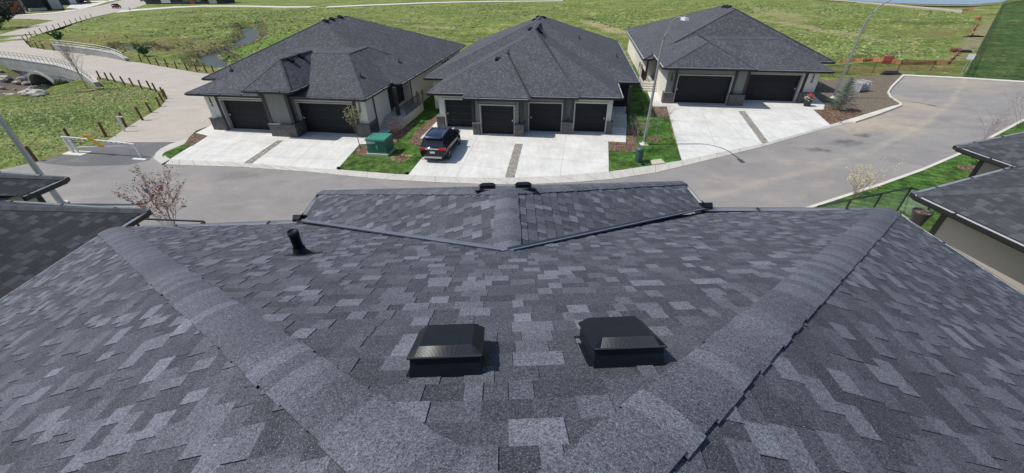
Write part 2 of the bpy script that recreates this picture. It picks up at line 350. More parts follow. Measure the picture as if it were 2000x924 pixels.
def sheet(name, pts, z, m, kind='structure', th=.05, px=True):
    P = [G(*p, z) for p in pts] if px else pts
    from mathutils.geometry import tessellate_polygon
    ar = sum(P[k][0]*P[(k+1) % len(P)][1]-P[(k+1) % len(P)][0]*P[k][1] for k in range(len(P)))
    if ar < 0: P = P[::-1]
    n = len(P); tri = tessellate_polygon([[Vector((p[0], p[1], 0)) for p in P]]); vs = [(p[0], p[1], z) for p in P]; fs = []
    for t in tri:
        a, b, c = (P[k] for k in t); fs.append(tuple(t) if (b[0]-a[0])*(c[1]-a[1])-(b[1]-a[1])*(c[0]-a[0]) > 0 else tuple(t)[::-1])
    if th: vs += [(p[0], p[1], z-th) for p in P]; fs += [(k, n+k, n+(k+1) % n, (k+1) % n) for k in range(n)]
    me = bpy.data.meshes.new(name); me.from_pydata(vs, [], fs); me.materials.append(m); me.update()
    o = bpy.data.objects.new(name, me); COL.objects.link(o); o['kind'] = kind; return o
def lines(name, segs, z, w, m, parent=None):
    b = MB()
    for a, c in segs:
        p = np.array(G(*a, z)); q = np.array(G(*c, z)); d = (q-p)/np.linalg.norm(q-p); n = np.array([-d[1], d[0]])*w/2
        b.add([(*(p-n), z), (*(q-n), z), (*(q+n), z), (*(p+n), z)], [(0, 1, 2, 3)])
    o = b.build(name, m, parent)
    if not parent: o['kind'] = 'structure'
    return o
def text(name, s, size, m, parent, loc, rot, spacing=1.0):
    c = bpy.data.curves.new(name, 'FONT'); c.body = s; c.size = size; c.extrude = .012; c.align_x = 'CENTER'; c.align_y = 'CENTER'; c.space_line = spacing; c.offset = .006
    t = bpy.data.objects.new('tmp', c); COL.objects.link(t); dg = bpy.context.evaluated_depsgraph_get(); dg.update()
    me = bpy.data.meshes.new_from_object(t.evaluated_get(dg)); bpy.data.objects.remove(t)
    me.materials.clear(); me.materials.append(m); o = bpy.data.objects.new(name, me); COL.objects.link(o); o.parent = parent; o.location = loc; o.rotation_euler = rot; return o
# ------------------------------------------------------------------ ground and water
def seg_d(X, Y, pl):
    best = np.full(X.shape, 1e9); pos = np.zeros(X.shape); acc = 0
    for a, b in zip(pl[:-1], pl[1:]):
        a = np.array(a); b = np.array(b); d = b-a; L = np.hypot(*d)
        t = np.clip(((X-a[0])*d[0]+(Y-a[1])*d[1])/L**2, 0, 1); q = np.hypot(X-a[0]-t*d[0], Y-a[1]-t*d[1])
        m = q < best; best = np.where(m, q, best); pos = np.where(m, acc+t*L, pos); acc += L
    return best, pos
CR1 = [G(486, 52, -.9), G(491, 64, -.9), G(486, 80, -.9), G(462, 95, -.9), G(432, 103, -.9), G(405, 112, -.9), G(418, 124, -.9), G(437, 136, -.9)]
CR2 = [G(258, 88, -.9), G(268, 98, -.9), G(300, 103, -.9), G(335, 99, -.9)]
CR3 = [G(258, 88, -.9), G(236, 98, -.9), G(215, 104, -.9)]
CRS = [(-68.5, 62.5), (-66.6, 58.5), (-65.6, 52), (-70, 45), (-80, 36)]
PATHB = [(205, 278), (255, 245), (313, 210), (327, 193), (315, 178), (285, 170), (230, 158), (190, 150)]
from mathutils import noise as mn
def hfun(X, Y):
    Z = np.full(X.shape, -.05)
    far = np.clip((Y-60)/25, 0, 1)*np.clip(1-(np.hypot(X, Y)-170)/50, 0, 1)
    und = .35*np.sin(X*.085+1.3)*np.sin(Y*.11+.5)+.22*np.sin(X*.21+Y*.13)+.10*np.sin(X*.5-Y*.37)
    Z = Z+far*(und-.35)*np.clip((X+150)/60, 0, 1)
    dome = np.clip(1-np.hypot((X-38)/12, (Y-75)/9), 0, 1); Z = Z+.0*dome
    for pl, wd, dp in ((CR1, 2.7, 1.9), (CR2, 2.6, 1.7), (CR3, 1.8, 1.7)):
        d, _ = seg_d(X, Y, pl); d = d+.5*np.sin(X*1.1)+.4*np.sin(Y*1.3+X*.4)
        Z = Z-dp*(1-np.clip(d/wd, 0, 1)**2)**1.3
    Z = Z+far*.16*(np.sin(X*2.3+3*np.sin(Y*.7))*np.sin(Y*2.1+2*np.sin(X*.9)))
    d, p = seg_d(X, Y, CRS); k = np.clip(1-(d-2.2)/8.5, 0, 1); k = k*k*(3-2*k)
    Z = np.minimum(Z, Z-2.6*k)
    return Z
def build_ground():
    xs = np.concatenate([[-1500, -900, -600, -400, -300, -240, -200], np.arange(-170, -100, 3), np.arange(-100, 70, .8), np.arange(70, 200, 3.), [210, 240, 300, 400, 600, 900, 1500]])
    ys = np.concatenate([[-400, -200, -100, -50], np.arange(-20, 20, 5.), np.arange(20, 110, .8), np.arange(110, 260, 2.5), [270, 300, 400, 600, 900, 1600, 3000]])
    X, Y = np.meshgrid(xs, ys); Z = hfun(X, Y)
    nx, ny = len(xs), len(ys)
    vs = list(zip(X.ravel().tolist(), Y.ravel().tolist(), Z.ravel().tolist()))
    fs = [(j*nx+i, j*nx+i+1, (j+1)*nx+i+1, (j+1)*nx+i) for j in range(ny-1) for i in range(nx-1)]
    me = bpy.data.meshes.new('ground'); me.from_pydata(vs, [], fs); me.materials.append(M_FIELD); me.materials.append(M_DRYG); me.materials.append(M_DIRT)
    me.polygons.foreach_set('use_smooth', [True]*len(fs))
    zc = (Z[:-1, :-1]+Z[1:, 1:])/2; me.polygons.foreach_set('material_index', [2 if z < -1.0 else 0 for z in zc.ravel()])
    me.update(); o = bpy.data.objects.new('ground', me); COL.objects.link(o); o['kind'] = 'structure'
build_ground()
sheet('creek_water', [(-95, 70), (-40, 62), (-38, 125), (-95, 130)], -1.05, M_WATER, px=False, th=0)
sheet('creek_water', [(-71, 60), (-63, 57), (-62, 40), (-90, 34), (-92, 60)], -2.60, M_WATER, px=False, th=0)
sheet('pond_water', [(1560, -8), (1640, -1), (1700, 3.5), (1800, 8), (1900, 9), (1955, 4), (1985, -3), (2080, -18), (2300, -40), (1900, -44), (1500, -35)], .0, M_POND, th=.04)
# ------------------------------------------------------------------ roads, paths, kerbs, lawns
PARN = [G(*p, 1.0) for p in ((-60, 106), (0, 112), (35, 116.5), (70, 122), (110, 128), (140, 136.5), (160, 143), (178, 153))]
path_poly = [G(*p) for p in PATHB]+PARN[::-1]+[G(*p) for p in ((-400, 120), (-300, 75), (-80, 78), (0, 68), (60, 51), (105, 40), (128, 34), (180, 31), (185, 33), (150, 43), (107, 57), (62, 71), (50, 79), (50, 84), (60, 93), (108, 99))]
PARF = [G(*p, 0.0) for p in ((110, 99), (150, 104), (200, 111), (228, 116), (246, 120))]
path_poly += PARF[1:]+[G(*p) for p in ((260, 121), (276, 123), (327, 132), (385, 142), (418, 146), (450, 150), (470, 200), (425, 240), (384, 255), (368, 270), (365, 278))]
sheet('path', path_poly, .012, M_PATH, px=False)
KB = [(300, 309), (315, 320), (350, 322), (412, 324), (475, 326), (540, 331), (600, 335), (680, 343), (750, 350), (850, 355.5), (950, 359.5), (1040, 359.5), (1130, 355), (1200, 349), (1280, 337), (1335, 324), (1400, 308), (1490, 286), (1580, 260), (1672, 236)]
KF = [(336, 300), (335, 310), (350, 312), (400, 314), (450, 316), (510, 321), (565, 325), (660, 331), (775, 340), (850, 344), (920, 347), (1005, 347), (1095, 343), (1190, 335), (1280, 322), (1332, 313), (1400, 299), (1489, 281), (1575, 257), (1657, 233)]
road = [(-150, 350), (0, 332), (71, 316), (135, 299), (205, 278), (365, 278), (345, 283), (318, 293), (303, 300), (300, 309)]+KB[1:]+[(1712, 224), (1757, 207), (1760, 203), (1740, 189), (1736, 180), (1742, 170), (1765, 147), (2000, 160), (2200, 172), (2200, 200), (2000, 234), (1875, 299), (1800, 331), (1720, 359), (1580, 405), (1450, 455), (1000, 480), (500, 480), (150, 470), (-150, 440)]
sheet('road', road, .006, M_ASPH)
sheet('road', [(205, 278), (365, 278), (345, 283), (318, 293), (300, 303), (292, 313), (250, 322), (150, 325), (95, 320), (71, 316), (135, 299)], .010, M_ASPH_D, th=.004)
sheet('road', [(0, 37), (-80, 43), (-200, 60), (-80, 30), (0, 31), (60, 27), (110, 25), (150, 19), (200, 10), (240, 0), (262, -8), (330, -8), (300, 4), (262, 16), (230, 23), (185, 33), (165, 36), (105, 40), (60, 37)], .016, M_PATH)
sheet('pavement', [(-80, 32), (10, 31), (62, 29), (110, 26), (150, 20.5), (150, 19), (128, 21), (105, 24), (62, 26.5), (10, 28.5), (-80, 29)], .11, M_LCONC, th=.12)
sheet('driveway', [(128, 22), (150, 20), (190, 10), (215, 2), (200, 1), (165, 3), (140, 8), (126, 18)], .03, M_LCONC)
sheet('driveway', [(215, 3), (235, -2), (262, -9), (240, -10), (205, -4)], .032, M_LCONC)
sheet('trail', [(225, 25), (270, 20.5), (340, 15.5), (400, 12.8), (480, 13), (560, 14.8), (640, 14.5), (720, 11), (820, 7), (900, 4.5), (1000, 3.2), (1100, 2.2), (1100, .8), (1000, 1.8), (900, 2.8), (820, 5), (720, 9), (640, 12.2), (560, 12.4), (480, 10.6), (400, 10.4), (340, 12.8), (270, 17.5), (240, 19)], .02, M_LCONC, th=.6)
sheet('trail', [(1630, -1), (1700, 4.5), (1800, 13), (1880, 20.5), (1880, 22), (1800, 15), (1700, 6.2), (1620, 0)], .06, M_PATH, th=.6)
sheet('trail', [(1560, -3), (1700, 4), (1800, 9.6), (1900, 10.8), (1950, 6.5), (1950, 9), (1900, 12.4), (1800, 11.2), (1700, 5.6), (1550, -2)], .05, M_DRYG)
def kerb(name, back, front, z0, z1, m=M_GUT, jn=None):
    b = MB(); n = len(back)
    for i in range(n-1):
        A, B = G(*back[i], z0), G(*back[i+1], z0); C_, D_ = G(*front[i], z1), G(*front[i+1], z1)
        vs = [(*A, z0), (*B, z0), (*D_, z1), (*C_, z1), (*A, -.1), (*B, -.1), (*D_, -.1), (*C_, -.1)]
        b.add(vs, [(0, 1, 2, 3), (0, 4, 5, 1), (3, 2, 6, 7)])
    o = b.build(name, m); o['kind'] = 'structure'
    return o
kerb('kerb', KF, KB, .10, .03)
rc = [(1657, 233), (1700, 220), (1745, 206.5), (1757, 203.5), (1757, 200), (1738, 188), (1733, 180), (1739, 169), (1763, 145), (1880, 150.5), (2000, 158), (2200, 170)]
ro = [(1672, 237), (1712, 224), (1752, 209), (1762, 205), (1761, 201), (1742, 188.5), (1737, 180), (1743, 170), (1766, 147.5), (1880, 153), (2000, 160.5), (2200, 173)]
def raised(name, inner, outer, h=.14, m=M_GUT):
    b = MB()
    for i in range(len(inner)-1):
        q = [G(*inner[i], h), G(*inner[i+1], h), G(*outer[i+1], h), G(*outer[i], h)]
        b.add([(*p, h) for p in q]+[(*p, -.05) for p in q], [(0, 1, 2, 3), (0, 4, 5, 1), (1, 5, 6, 2), (2, 6, 7, 3), (3, 7, 4, 0)])
    o = b.build(name, m); o['kind'] = 'structure'
raised('kerb', rc, ro, m=M_LCONC)
raised('kerb', [(1440, 454), (1580, 402.5), (1720, 357), (1800, 329), (1875, 297), (1940, 263), (2000, 231), (2100, 195)], [(1437, 460), (1579, 408), (1721, 362), (1801, 333.5), (1877, 301), (1942, 267), (2002, 235), (2104, 198)], .13, M_LCONC)
raised('kerb', [(382, 262), (365, 271), (332, 281), (314, 290), (304, 299), (300, 309), (315, 320)], [(384, 264), (372, 276), (341, 289), (322, 297), (317, 302), (318, 307), (330, 312)], .12)
jt = [(KF[i], KB[i]) for i in range(2, 20)]
jt2 = []
for (a, b), (c, d) in zip(jt[:-1], jt[1:]):
    for t in (0, .5): jt2.append((((a[0]+(c[0]-a[0])*t), a[1]+(c[1]-a[1])*t), (b[0]+(d[0]-b[0])*t, b[1]+(d[1]-b[1])*t)))
M_JOINT = mat('dark_kerb_joint', (.20, .19, .17), .9)  # darker strips marking the joints between kerb lengths
b = MB()
for a, c in jt2:
    p = np.array(G(*a, .10)); q = np.array(G(*c, .03)); d = (q-p)/np.linalg.norm(q-p); n = np.array([-d[1], d[0]])*.012
    b.add([(*(p-n), .104), (*(q-n), .034), (*(q+n), .034), (*(p+n), .104)], [(0, 1, 2, 3)])
b.build('kerb_joints', M_JOINT)['kind'] = 'structure'
LZ = .085
sheet('lawn', [(312, 297), (332, 290), (360, 281), (375, 283), (332, 310)], LZ+.03, M_LAWN)
sheet('mulch_bed', [(360, 281), (371, 266), (385, 260), (405, 265), (374, 285)], LZ+.04, M_MULCH, 'stuff')
sheet('lawn', [(658, 332), (797, 341), (840, 318), (870, 290), (870, 230), (890, 190), (850, 150), (800, 190), (760, 240), (727, 272), (702, 282)], LZ, M_LAWN)
sheet('lawn', [(1188, 335), (1332, 314), (1312, 262), (1300, 205), (1285, 180), (1262, 120), (1240, 120), (1210, 200), (1188, 262)], LZ, M_LAWN)
sheet('bare_lot', [(1592, 205), (1560, 170), (1600, 158), (1700, 148), (1764, 146), (1740, 169), (1734, 180), (1739, 189), (1757, 202), (1745, 207), (1700, 221), (1657, 234), (1622, 245), (1588, 214)], .05, M_DIRT, th=.08)
sheet('lawn', [(1564, 180), (1600, 158), (1700, 148), (1764, 145), (1880, 150), (1886, 140), (1780, 128), (1620, 132), (1560, 150)], .03, M_FIELD)
sheet('lawn', [(1882, 150), (2000, 158), (2300, 178), (2500, 100), (2200, -20), (2000, 0), (1958, 7), (1930, 60)], .06, M_DGRASS)
sheet('lawn', [(1440, 456), (1580, 403), (1720, 358), (1800, 330), (1875, 298), (1940, 264), (2000, 232), (2200, 190), (2400, 400), (2000, 640), (1500, 640)], .10, M_LAWN2)
sheet('lawn', [(-500, 560), (-300, 470), (100, 455), (420, 465), (420, 640), (-300, 640)], .10, M_LAWN2)
def bed(pts, z=LZ+.02): return sheet('mulch_bed', pts, z, M_MULCH, 'stuff')
def round_bed(px, r, z=LZ+.016, m=None):
    c = G(*px, z); return sheet('mulch_bed', [(c[0]+r*(1+.12*math.sin(3*t))*math.cos(t), c[1]+r*(1+.1*math.cos(2*t))*math.sin(t)) for t in [k*PI/10 for k in range(20)]], z, m or M_MULCH, 'stuff', px=False)
bed([(692, 302), (700, 287), (727, 280), (727, 300), (712, 305)])
bed([(760, 277), (768, 262), (790, 243), (812, 238), (795, 260), (778, 277)])
bed([(798, 281), (812, 255), (850, 225), (858, 232), (820, 270), (852, 272), (828, 284)])
round_bed((783, 308), .75, m=M_DRYG); round_bed((783, 308), .5, LZ+.024)
bed([(1189, 294), (1188, 277), (1222, 279), (1224, 240), (1240, 255), (1247, 290), (1241, 297)])
bed([(1272, 222), (1278, 208), (1300, 208), (1306, 226)], LZ+.02)
round_bed((1279, 272), .55)
bed([(1591, 214), (1622, 244), (1655, 233), (1688, 222), (1660, 196), (1625, 188)], .075)
round_bed((172, 174), 1.3, .045, M_DRYG); round_bed((1905, 331), .8, .12)
sheet('driveway', [(330, 311), (350, 312), (400, 314), (450, 316), (510, 321), (565, 325), (658, 331.5), (702, 282), (727, 280), (775, 247), (775, 235), (700, 235), (430, 235), (382, 260), (405, 265), (374, 285)], .10, M_CONC, th=.12)
sheet('driveway', [(797, 341.5), (850, 344), (920, 347), (1005, 347), (1095, 343), (1189, 335), (1188, 276), (1224, 278), (1224, 235), (1040, 225), (860, 228), (817, 270), (854, 272)], .10, M_CONC, th=.12)
sheet('driveway', [(1332, 313), (1400, 299), (1489, 281), (1575, 257), (1622, 244), (1588, 214), (1608, 214), (1611, 205), (1580, 178), (1340, 175), (1302, 180), (1284, 180), (1264, 178), (1276, 208), (1303, 208), (1312, 240)], .10, M_CONC, th=.12)
def strip(pts): return sheet('gravel_strip', pts, .106, M_GRAVEL, 'stuff', th=.004)
strip([(542, 274), (554, 274), (492, 319.3), (476, 318.3)]); strip([(1006, 281), (1021, 281), (1005, 346.6), (986, 346.6)]); strip([(1442, 217), (1455, 217), (1501, 277.6), (1489, 280.8)])
J1 = [((500, 258), (405, 313)), ((640, 262), (566, 324)), ((372, 284), (520, 296)), ((520, 296), (530, 300)), ((400, 266), (560, 284)), ((545, 284), (700, 290)), ((510, 305), (680, 313)), ((345, 300), (508, 309)), ((722, 268), (702, 282))]
J2 = [((932, 268), (892, 345.5)), ((1105, 266), (1094, 342)), ((828, 312), (985, 330)), ((918, 294), (1000, 303)), ((1020, 305), (1188, 320)), ((870, 260), (930, 276)), ((930, 276), (1188, 297)), ((960, 331), (986, 326)), ((1162, 336), (1188, 323)), ((1187, 264), (1188, 276)), ((1190, 264), (1222, 268))]
J3 = [((1368, 208), (1402, 298)), ((1532, 208), (1580, 255)), ((1310, 236), (1460, 243)), ((1318, 262), (1476, 272)), ((1328, 294), (1420, 301)), ((1470, 211), (1612, 214)), ((1478, 236), (1612, 232)), ((1302, 207), (1312, 208))]
for J in (J1, J2, J3): lines('driveway_joints', J, .104, .02, mat('joint_line', (.36, .34, .31), .9))
# ------------------------------------------------------------------ generic roof helpers
def norm(v): v = np.array(v, float); return v/np.linalg.norm(v)
EDGE = False
def gutter(b, a, c, z, side=1, mi0=0, mi1=1):
    """open trough from a to c (plan points), outside to the right of travel when side=1"""
    a = np.array(a, float); c = np.array(c, float); d = c-a; L = np.hypot(*d); d /= L; n = np.array([d[1], -d[0]])*side
    R = np.array([[d[0], n[0], 0], [d[1], n[1], 0], [0, 0, 1.]]); o = (a[0], a[1], z)
    W, H, t = .125, .12, .012
    def bx(x0, y0, z0, x1, y1, z1, mi):
        if side == 1: b.box(x0, y0, z0, x1, y1, z1, mi, R, o)
        else: b.box(x0, y0, z0, x1, y1, z1, mi, R, o)
    bx(-.0, W-t, -H, L, W, .0, mi0); bx(0, 0, -H, L, W-t, -H+t, mi0); bx(0, W-t-.004, -H+t, L, W-t-.0005, -.002, mi1); bx(.003, .003, -H+t+.001, L-.003, W-t-.006, -H+t+.004, mi1); bx(.003, -.001, -H+t+.001, L-.003, .0025, -.004, mi1)
    bx(-t, 0, -H, 0, W, -.005, mi0); bx(L, 0, -H, L+t, W, -.005, mi0); bx(0, -.03, -.20, L, -.002, -.02, mi0)
    if EDGE: bx(-.02, -.004, -.028, L+.02, .012, .026, mi1)
    k = 1.2
    while k < L: bx(k, -.0, -.03, k+.03, W, .004, mi0); k += 1.9
def cap_strip(b, a, c, w=.13, mi=1, h=.008):
    a = np.array(a, float); c = np.array(c, float); d = norm(c-a); s = norm(np.cross(d, [0, 0, 1])); n = np.cross(s, d)
    if n[2] < 0: n = -n
    dz = .42*w*.72
    for sg in (1, -1):
        i = len(b.f)
        b.add([a+n*h, c+n*h, c+s*sg*w+n*h-np.array([0, 0, dz]), a+s*sg*w+n*h-np.array([0, 0, dz])], [(0, 1, 2, 3) if sg < 0 else (3, 2, 1, 0)], mi)
        L = np.linalg.norm(c-a); q = [(0, 0), (0, L), (.2, L), (.2, 0)]; b.uv[i] = q if sg < 0 else q[::-1]
def solid_faces(S):
    u0, v0, u1, v1, tu0, tv0, tu1, tv1, ze, zt = S
    E_ = [(u0, v0, ze), (u1, v0, ze), (u1, v1, ze), (u0, v1, ze)]; T = [(tu0, tv0, zt), (tu1, tv0, zt), (tu1, tv1, zt), (tu0, tv1, zt)]
    return E_, T
def zroof(sol, u, v):
    best = -1
    for S in sol:
        u0, v0, u1, v1, tu0, tv0, tu1, tv1, ze, zt = S
        if not (u0 <= u <= u1 and v0 <= v <= v1): continue
        k = min((u-u0)/max(tu0-u0, 1e-6), (u1-u)/max(u1-tu1, 1e-6), (v-v0)/max(tv0-v0, 1e-6), (v1-v)/max(v1-tv1, 1e-6), 1.)
        best = max(best, ze+k*(zt-ze))
    return best
def add_roof(b, sol):
    for S in sol:
        Eq, T = solid_faces(S)
        for i in range(4):
            j = (i+1) % 4; pts = [Eq[i], Eq[j], T[j], T[i]]
            q = [pts[0]]
            for p in pts[1:]:
                if np.linalg.norm(np.subtract(p, q[-1])) > .02: q.append(p)
            if np.linalg.norm(np.subtract(q[0], q[-1])) < .02: q.pop()
            if len(q) > 2: b.poly3(q, 0)
            cap_strip(b, Eq[i], T[i])
            if np.linalg.norm(np.subtract(T[i], T[j])) > .3 and (i in (0, 1, 3)): cap_strip(b, T[i], T[j])
        if abs(T[0][0]-T[1][0]) > .3 and abs(T[0][1]-T[3][1]) > .3: b.poly3(T, 0)
        z = S[8]; b.add([(x, y, z-.02) for x, y, _ in Eq], [(3, 2, 1, 0)], 2)
        for i in range(4):
            p, q = Eq[i], Eq[(i+1) % 4]; b.add([(p[0], p[1], z-.16), (q[0], q[1], z-.16), (q[0], q[1], z+.012), (p[0], p[1], z+.012)], [(0, 1, 2, 3)], 2)
def loc_of(o, th, P):
    e = np.array([math.cos(th), math.sin(th)]); n = np.array([-e[1], e[0]]); d = np.array(P[:2])-np.array(o); return float(d@e), float(d@n)
def hit_roof(o, th, sol, px):
    r = ray(px); t = .02
    while t < .6:
        P = r*t; u, v = loc_of(o, th, P); z = P[2]+CAM_H
        if zroof(sol, u, v) > z: return u, v, z
        t += .00002
    return None
def vent_mesh(b, wd=.34, dp=.36, h=.11):
    b.box(-wd/2-.07, -.05, -.004, wd/2+.07, dp+.09, .008)
    b.frus(-wd/2, 0, wd/2, dp, .005, h, .012); b.frus(-wd/2-.012, -.012, wd/2+.012, dp+.012, h, h+.045, .05)
def put_vents(house, roof, sol, o, th, pxs, kind='box', m=None):
    for p in pxs:
        if p[0] == 'uv': u, v = p[1:]
        else:
            q = hit_roof(o, th, sol, p)
            if not q: continue
            u, v = q[0], q[1]
        z = zroof(sol, u, v); e = .05; gx = (zroof(sol, u+e, v)-zroof(sol, u-e, v))/(2*e); gy = (zroof(sol, u, v+e)-zroof(sol, u, v-e))/(2*e)
        n = norm([-gx, -gy, 1]); t = norm([gx, gy, gx*gx+gy*gy]) if abs(gx)+abs(gy) > .01 else np.array([0, 1., 0]); x = np.cross(t, n)
        b = MB()
        if kind == 'box': vent_mesh(b, .40, .40, .13)
        else: b.lathe([(.16, 0), (.12, .02), (.055, .05), (.055, .30), (.045, .30), (.045, .1)], 12); b.box(-.2, -.2, -.003, .2, .2, .008)
        if kind == 'box': R = np.array([x, t, n]).T
        else: R = np.array([x, np.cross([0, 0, 1.], x), [0, 0, 1.]]).T
        b.v = [tuple(np.array([u, v, z])+R@np.array(q)) for q in b.v]
        b.build('roof_vent' if kind == 'box' else 'vent_pipe', M_BLACK, roof)
def door(house, u0, u1, v, z0, h, mf=M_FRAME, wall_v=None, handle=1):
    """garage door leaf set back at v, frame proud at wall_v; panels and handle"""
    wv = v-.16 if wall_v is None else wall_v
    b = MB(); n = 4
    for i in range(n):
        a = z0+.01+h*i/n; b.box(u0, v, a+.006, u1, v+.05, z0+h*(i+1)/n-.004)
    b.box(u0, v+.02, z0, u1, v+.06, z0+h)
    d = b.build('garage_door', M_DOOR, house)
    hb = MB(); uu = u1-.14 if handle > 0 else u0+.14; hb.box(uu-.03, v-.03, z0+h*.45, uu+.03, v-.001, z0+h*.45+.14); hb.build('handle', M_WHITE, d)
    f = MB(); f.box(u0-.08, wv-.03, z0+.0, u0, v+.04, z0+h); f.box(u1, wv-.03, z0, u1+.08, v+.04, z0+h); f.box(u0-.08, wv-.03, z0+h, u1+.08, v+.04, z0+h+.10)
    f.build('door_frame', mf, house)
def pier(house, u0, u1, v0, v1, z0, zs, zt, mcol=None, mtrim=M_TRIM, caps=True):
    b = MB(); b.box(u0, v0, z0-.05, u1, v1, zs); s = b.build('stone_base', M_STONE, house)
    c = MB(); c.box(u0-.04, v0-.04, zs, u1+.04, v1, zs+.05); c.build('stone_cap', mat('grey_sill', (.12, .12, .12), .8), s)
    if mcol is not None:
        t = MB(); t.box(u0+.08, v0+.08, zs+.05, u1-.08, v1, zt); t.build('pillar', mcol, house)
        e = MB()
        for a in (u0+.07, u1-.07-.14): e.box(a, v0+.06, zs+.052, a+.14, v0+.2, zt-.01)
        e.build('corner_trim', mtrim, house)
# ------------------------------------------------------------------ the roof we stand on
HE = 4.3; ZE = CAM_H-HE
SL = .46
gl = np.array(G3(590, 432, ZE)); gr = np.array(G3(1374, 408, ZE)); Lc = np.array(G3(215, 447, ZE)); Rc = np.array(G3(1738, 408, ZE))
Lb = np.array(G3(0, 588, ZE)); Rb = np.array(G3(2000, 578, ZE))
ex = norm(Rc-Lc); tn = np.cross([0, 0, 1.], ex)            # horizontal, pointing away from camera = +y
tin = -tn; n_main = norm(np.cross(ex, norm(tin+np.array([0, 0, SL])))); n_main = n_main if n_main[2] > 0 else -n_main
Eave0 = (Lc+Rc)/2
APX = on_plane((1018, 1072), Eave0, n_main)
n_left = np.cross(Lb-Lc, APX-Lc); n_left = norm(n_left if n_left[2] > 0 else -n_left)
n_right = np.cross(Rb-Rc, APX-Rc); n_right = norm(n_right if n_right[2] > 0 else -n_right)
_rd = norm(np.cross(n_left, n_right)); _rd = _rd if _rd[1] < 0 else -_rd; REAR = APX+_rd*9
Eg = on_plane((991, 490), Eave0, n_main)
Ag = np.array(G3(989, 372, Eg[2]))
fl = np.array(G3(630, 374, ZE)); fr = np.array(G3(1331, 355.5, ZE))
n_gl = np.cross(gl-fl, Ag-fl); n_gl = norm(n_gl if n_gl[2] > 0 else -n_gl)
n_gr = np.cross(gr-fr, Ag-fr); n_gr = norm(n_gr if n_gr[2] > 0 else -n_gr)
n_gf = np.cross(fr-fl, Ag-fl); n_gf = norm(n_gf if n_gf[2] > 0 else -n_gf)
own = thing('duplex_house', (0, 0, 0), 0, 'house in the foreground whose charcoal shingle roof with two box vents fills the lower half', 'house')
def pz(P, n, x, y): return P[2]-(n[0]*(x-P[0])+n[1]*(y-P[1]))/n[2]
def clip(poly, a, c):        # keep a.p <= c
    out = []
    for i in range(len(poly)):
        p, q = poly[i], poly[(i+1) % len(poly)]; dp = a[0]*p[0]+a[1]*p[1]-c; dq = a[0]*q[0]+a[1]*q[1]-c
        if dp <= 0: out.append(p)
        if dp*dq < 0: t = dp/(dp-dq); out.append((p[0]+(q[0]-p[0])*t, p[1]+(q[1]-p[1])*t))
    return out
def tab_plane(b, O, e, n, poly3, seed, row=.143, skip=None, ins=()):
    rs = random.Random(seed); e = norm(e); t = np.cross(n, e)
    if t[2] < 0: t = -t
    O = np.array(O); P2 = [(float((np.array(p)-O)@e), float((np.array(p)-O)@t)) for p in poly3]
    ar = sum(P2[i][0]*P2[(i+1) % len(P2)][1]-P2[(i+1) % len(P2)][0]*P2[i][1] for i in range(len(P2)))
    nn_ = len(P2); fl_ = set(ins)
    if ar < 0: P2 = P2[::-1]; fl_ = {(nn_-2-i) % nn_ for i in ins}
    hp = []
    for i in range(len(P2)):
        p, q = P2[i], P2[(i+1) % len(P2)]; nx, ny = q[1]-p[1], -(q[0]-p[0]); L = math.hypot(nx, ny)
        if L < 1e-6: continue
        hp.append(((nx/L, ny/L), (nx*p[0]+ny*p[1])/L-(.07 if i in fl_ else 0)))
    a0 = min(p[0] for p in P2); a1 = max(p[0] for p in P2); b1 = max(p[1] for p in P2)
    flip = np.cross(e, t)@n < 0
    for j in range(int(b1/row)+1):
        yb = j*row; x = a0-rs.random()*.9; last = 0
        while x < a1:
            x2 = x; wd = rs.choice((.08, .11, .14, .16, .18, .21, .26)); r = rs.random()
            hi = last < .5 and r < .62
            tone = (rs.uniform(.48, .74) if rs.random() < .66 else rs.uniform(.74, .98)) if hi else rs.uniform(.05, .45)
            if hi is False and rs.random() < .25: tone = rs.uniform(.3, .6)
            last = 1 if hi else (0 if rs.random() < .8 else .3)
            lift = .0050 if hi else 0.0
            gp = .0030 if rs.random() < .40 else 0
            q = [(x+gp, yb), (x+wd, yb), (x+wd, yb+row), (x+gp, yb+row)]; x += wd
            for a, c in hp:
                q = clip(q, a, c)
                if len(q) < 3: break
            if len(q) < 3: continue
            if skip:
                cx = sum(p[0] for p in q)/len(q); cy = sum(p[1] for p in q)/len(q); W = O+e*cx+t*cy
                if skip(W): continue
            th = .0080+rs.uniform(-.001, .0015)
            top = [O+e*p[0]+t*p[1]+n*(lift+.001+th*(1-(p[1]-yb)/row)) for p in q]; bot = [O+e*p[0]+t*p[1]-n*.004 for p in q]
            m = len(q); fs = [tuple(range(m))]+[(k, m+k, m+(k+1) % m, (k+1) % m) for k in range(m)]
            if flip: fs = [f[::-1] for f in fs]
            b.add(top+bot, fs, 0, tone=tone)
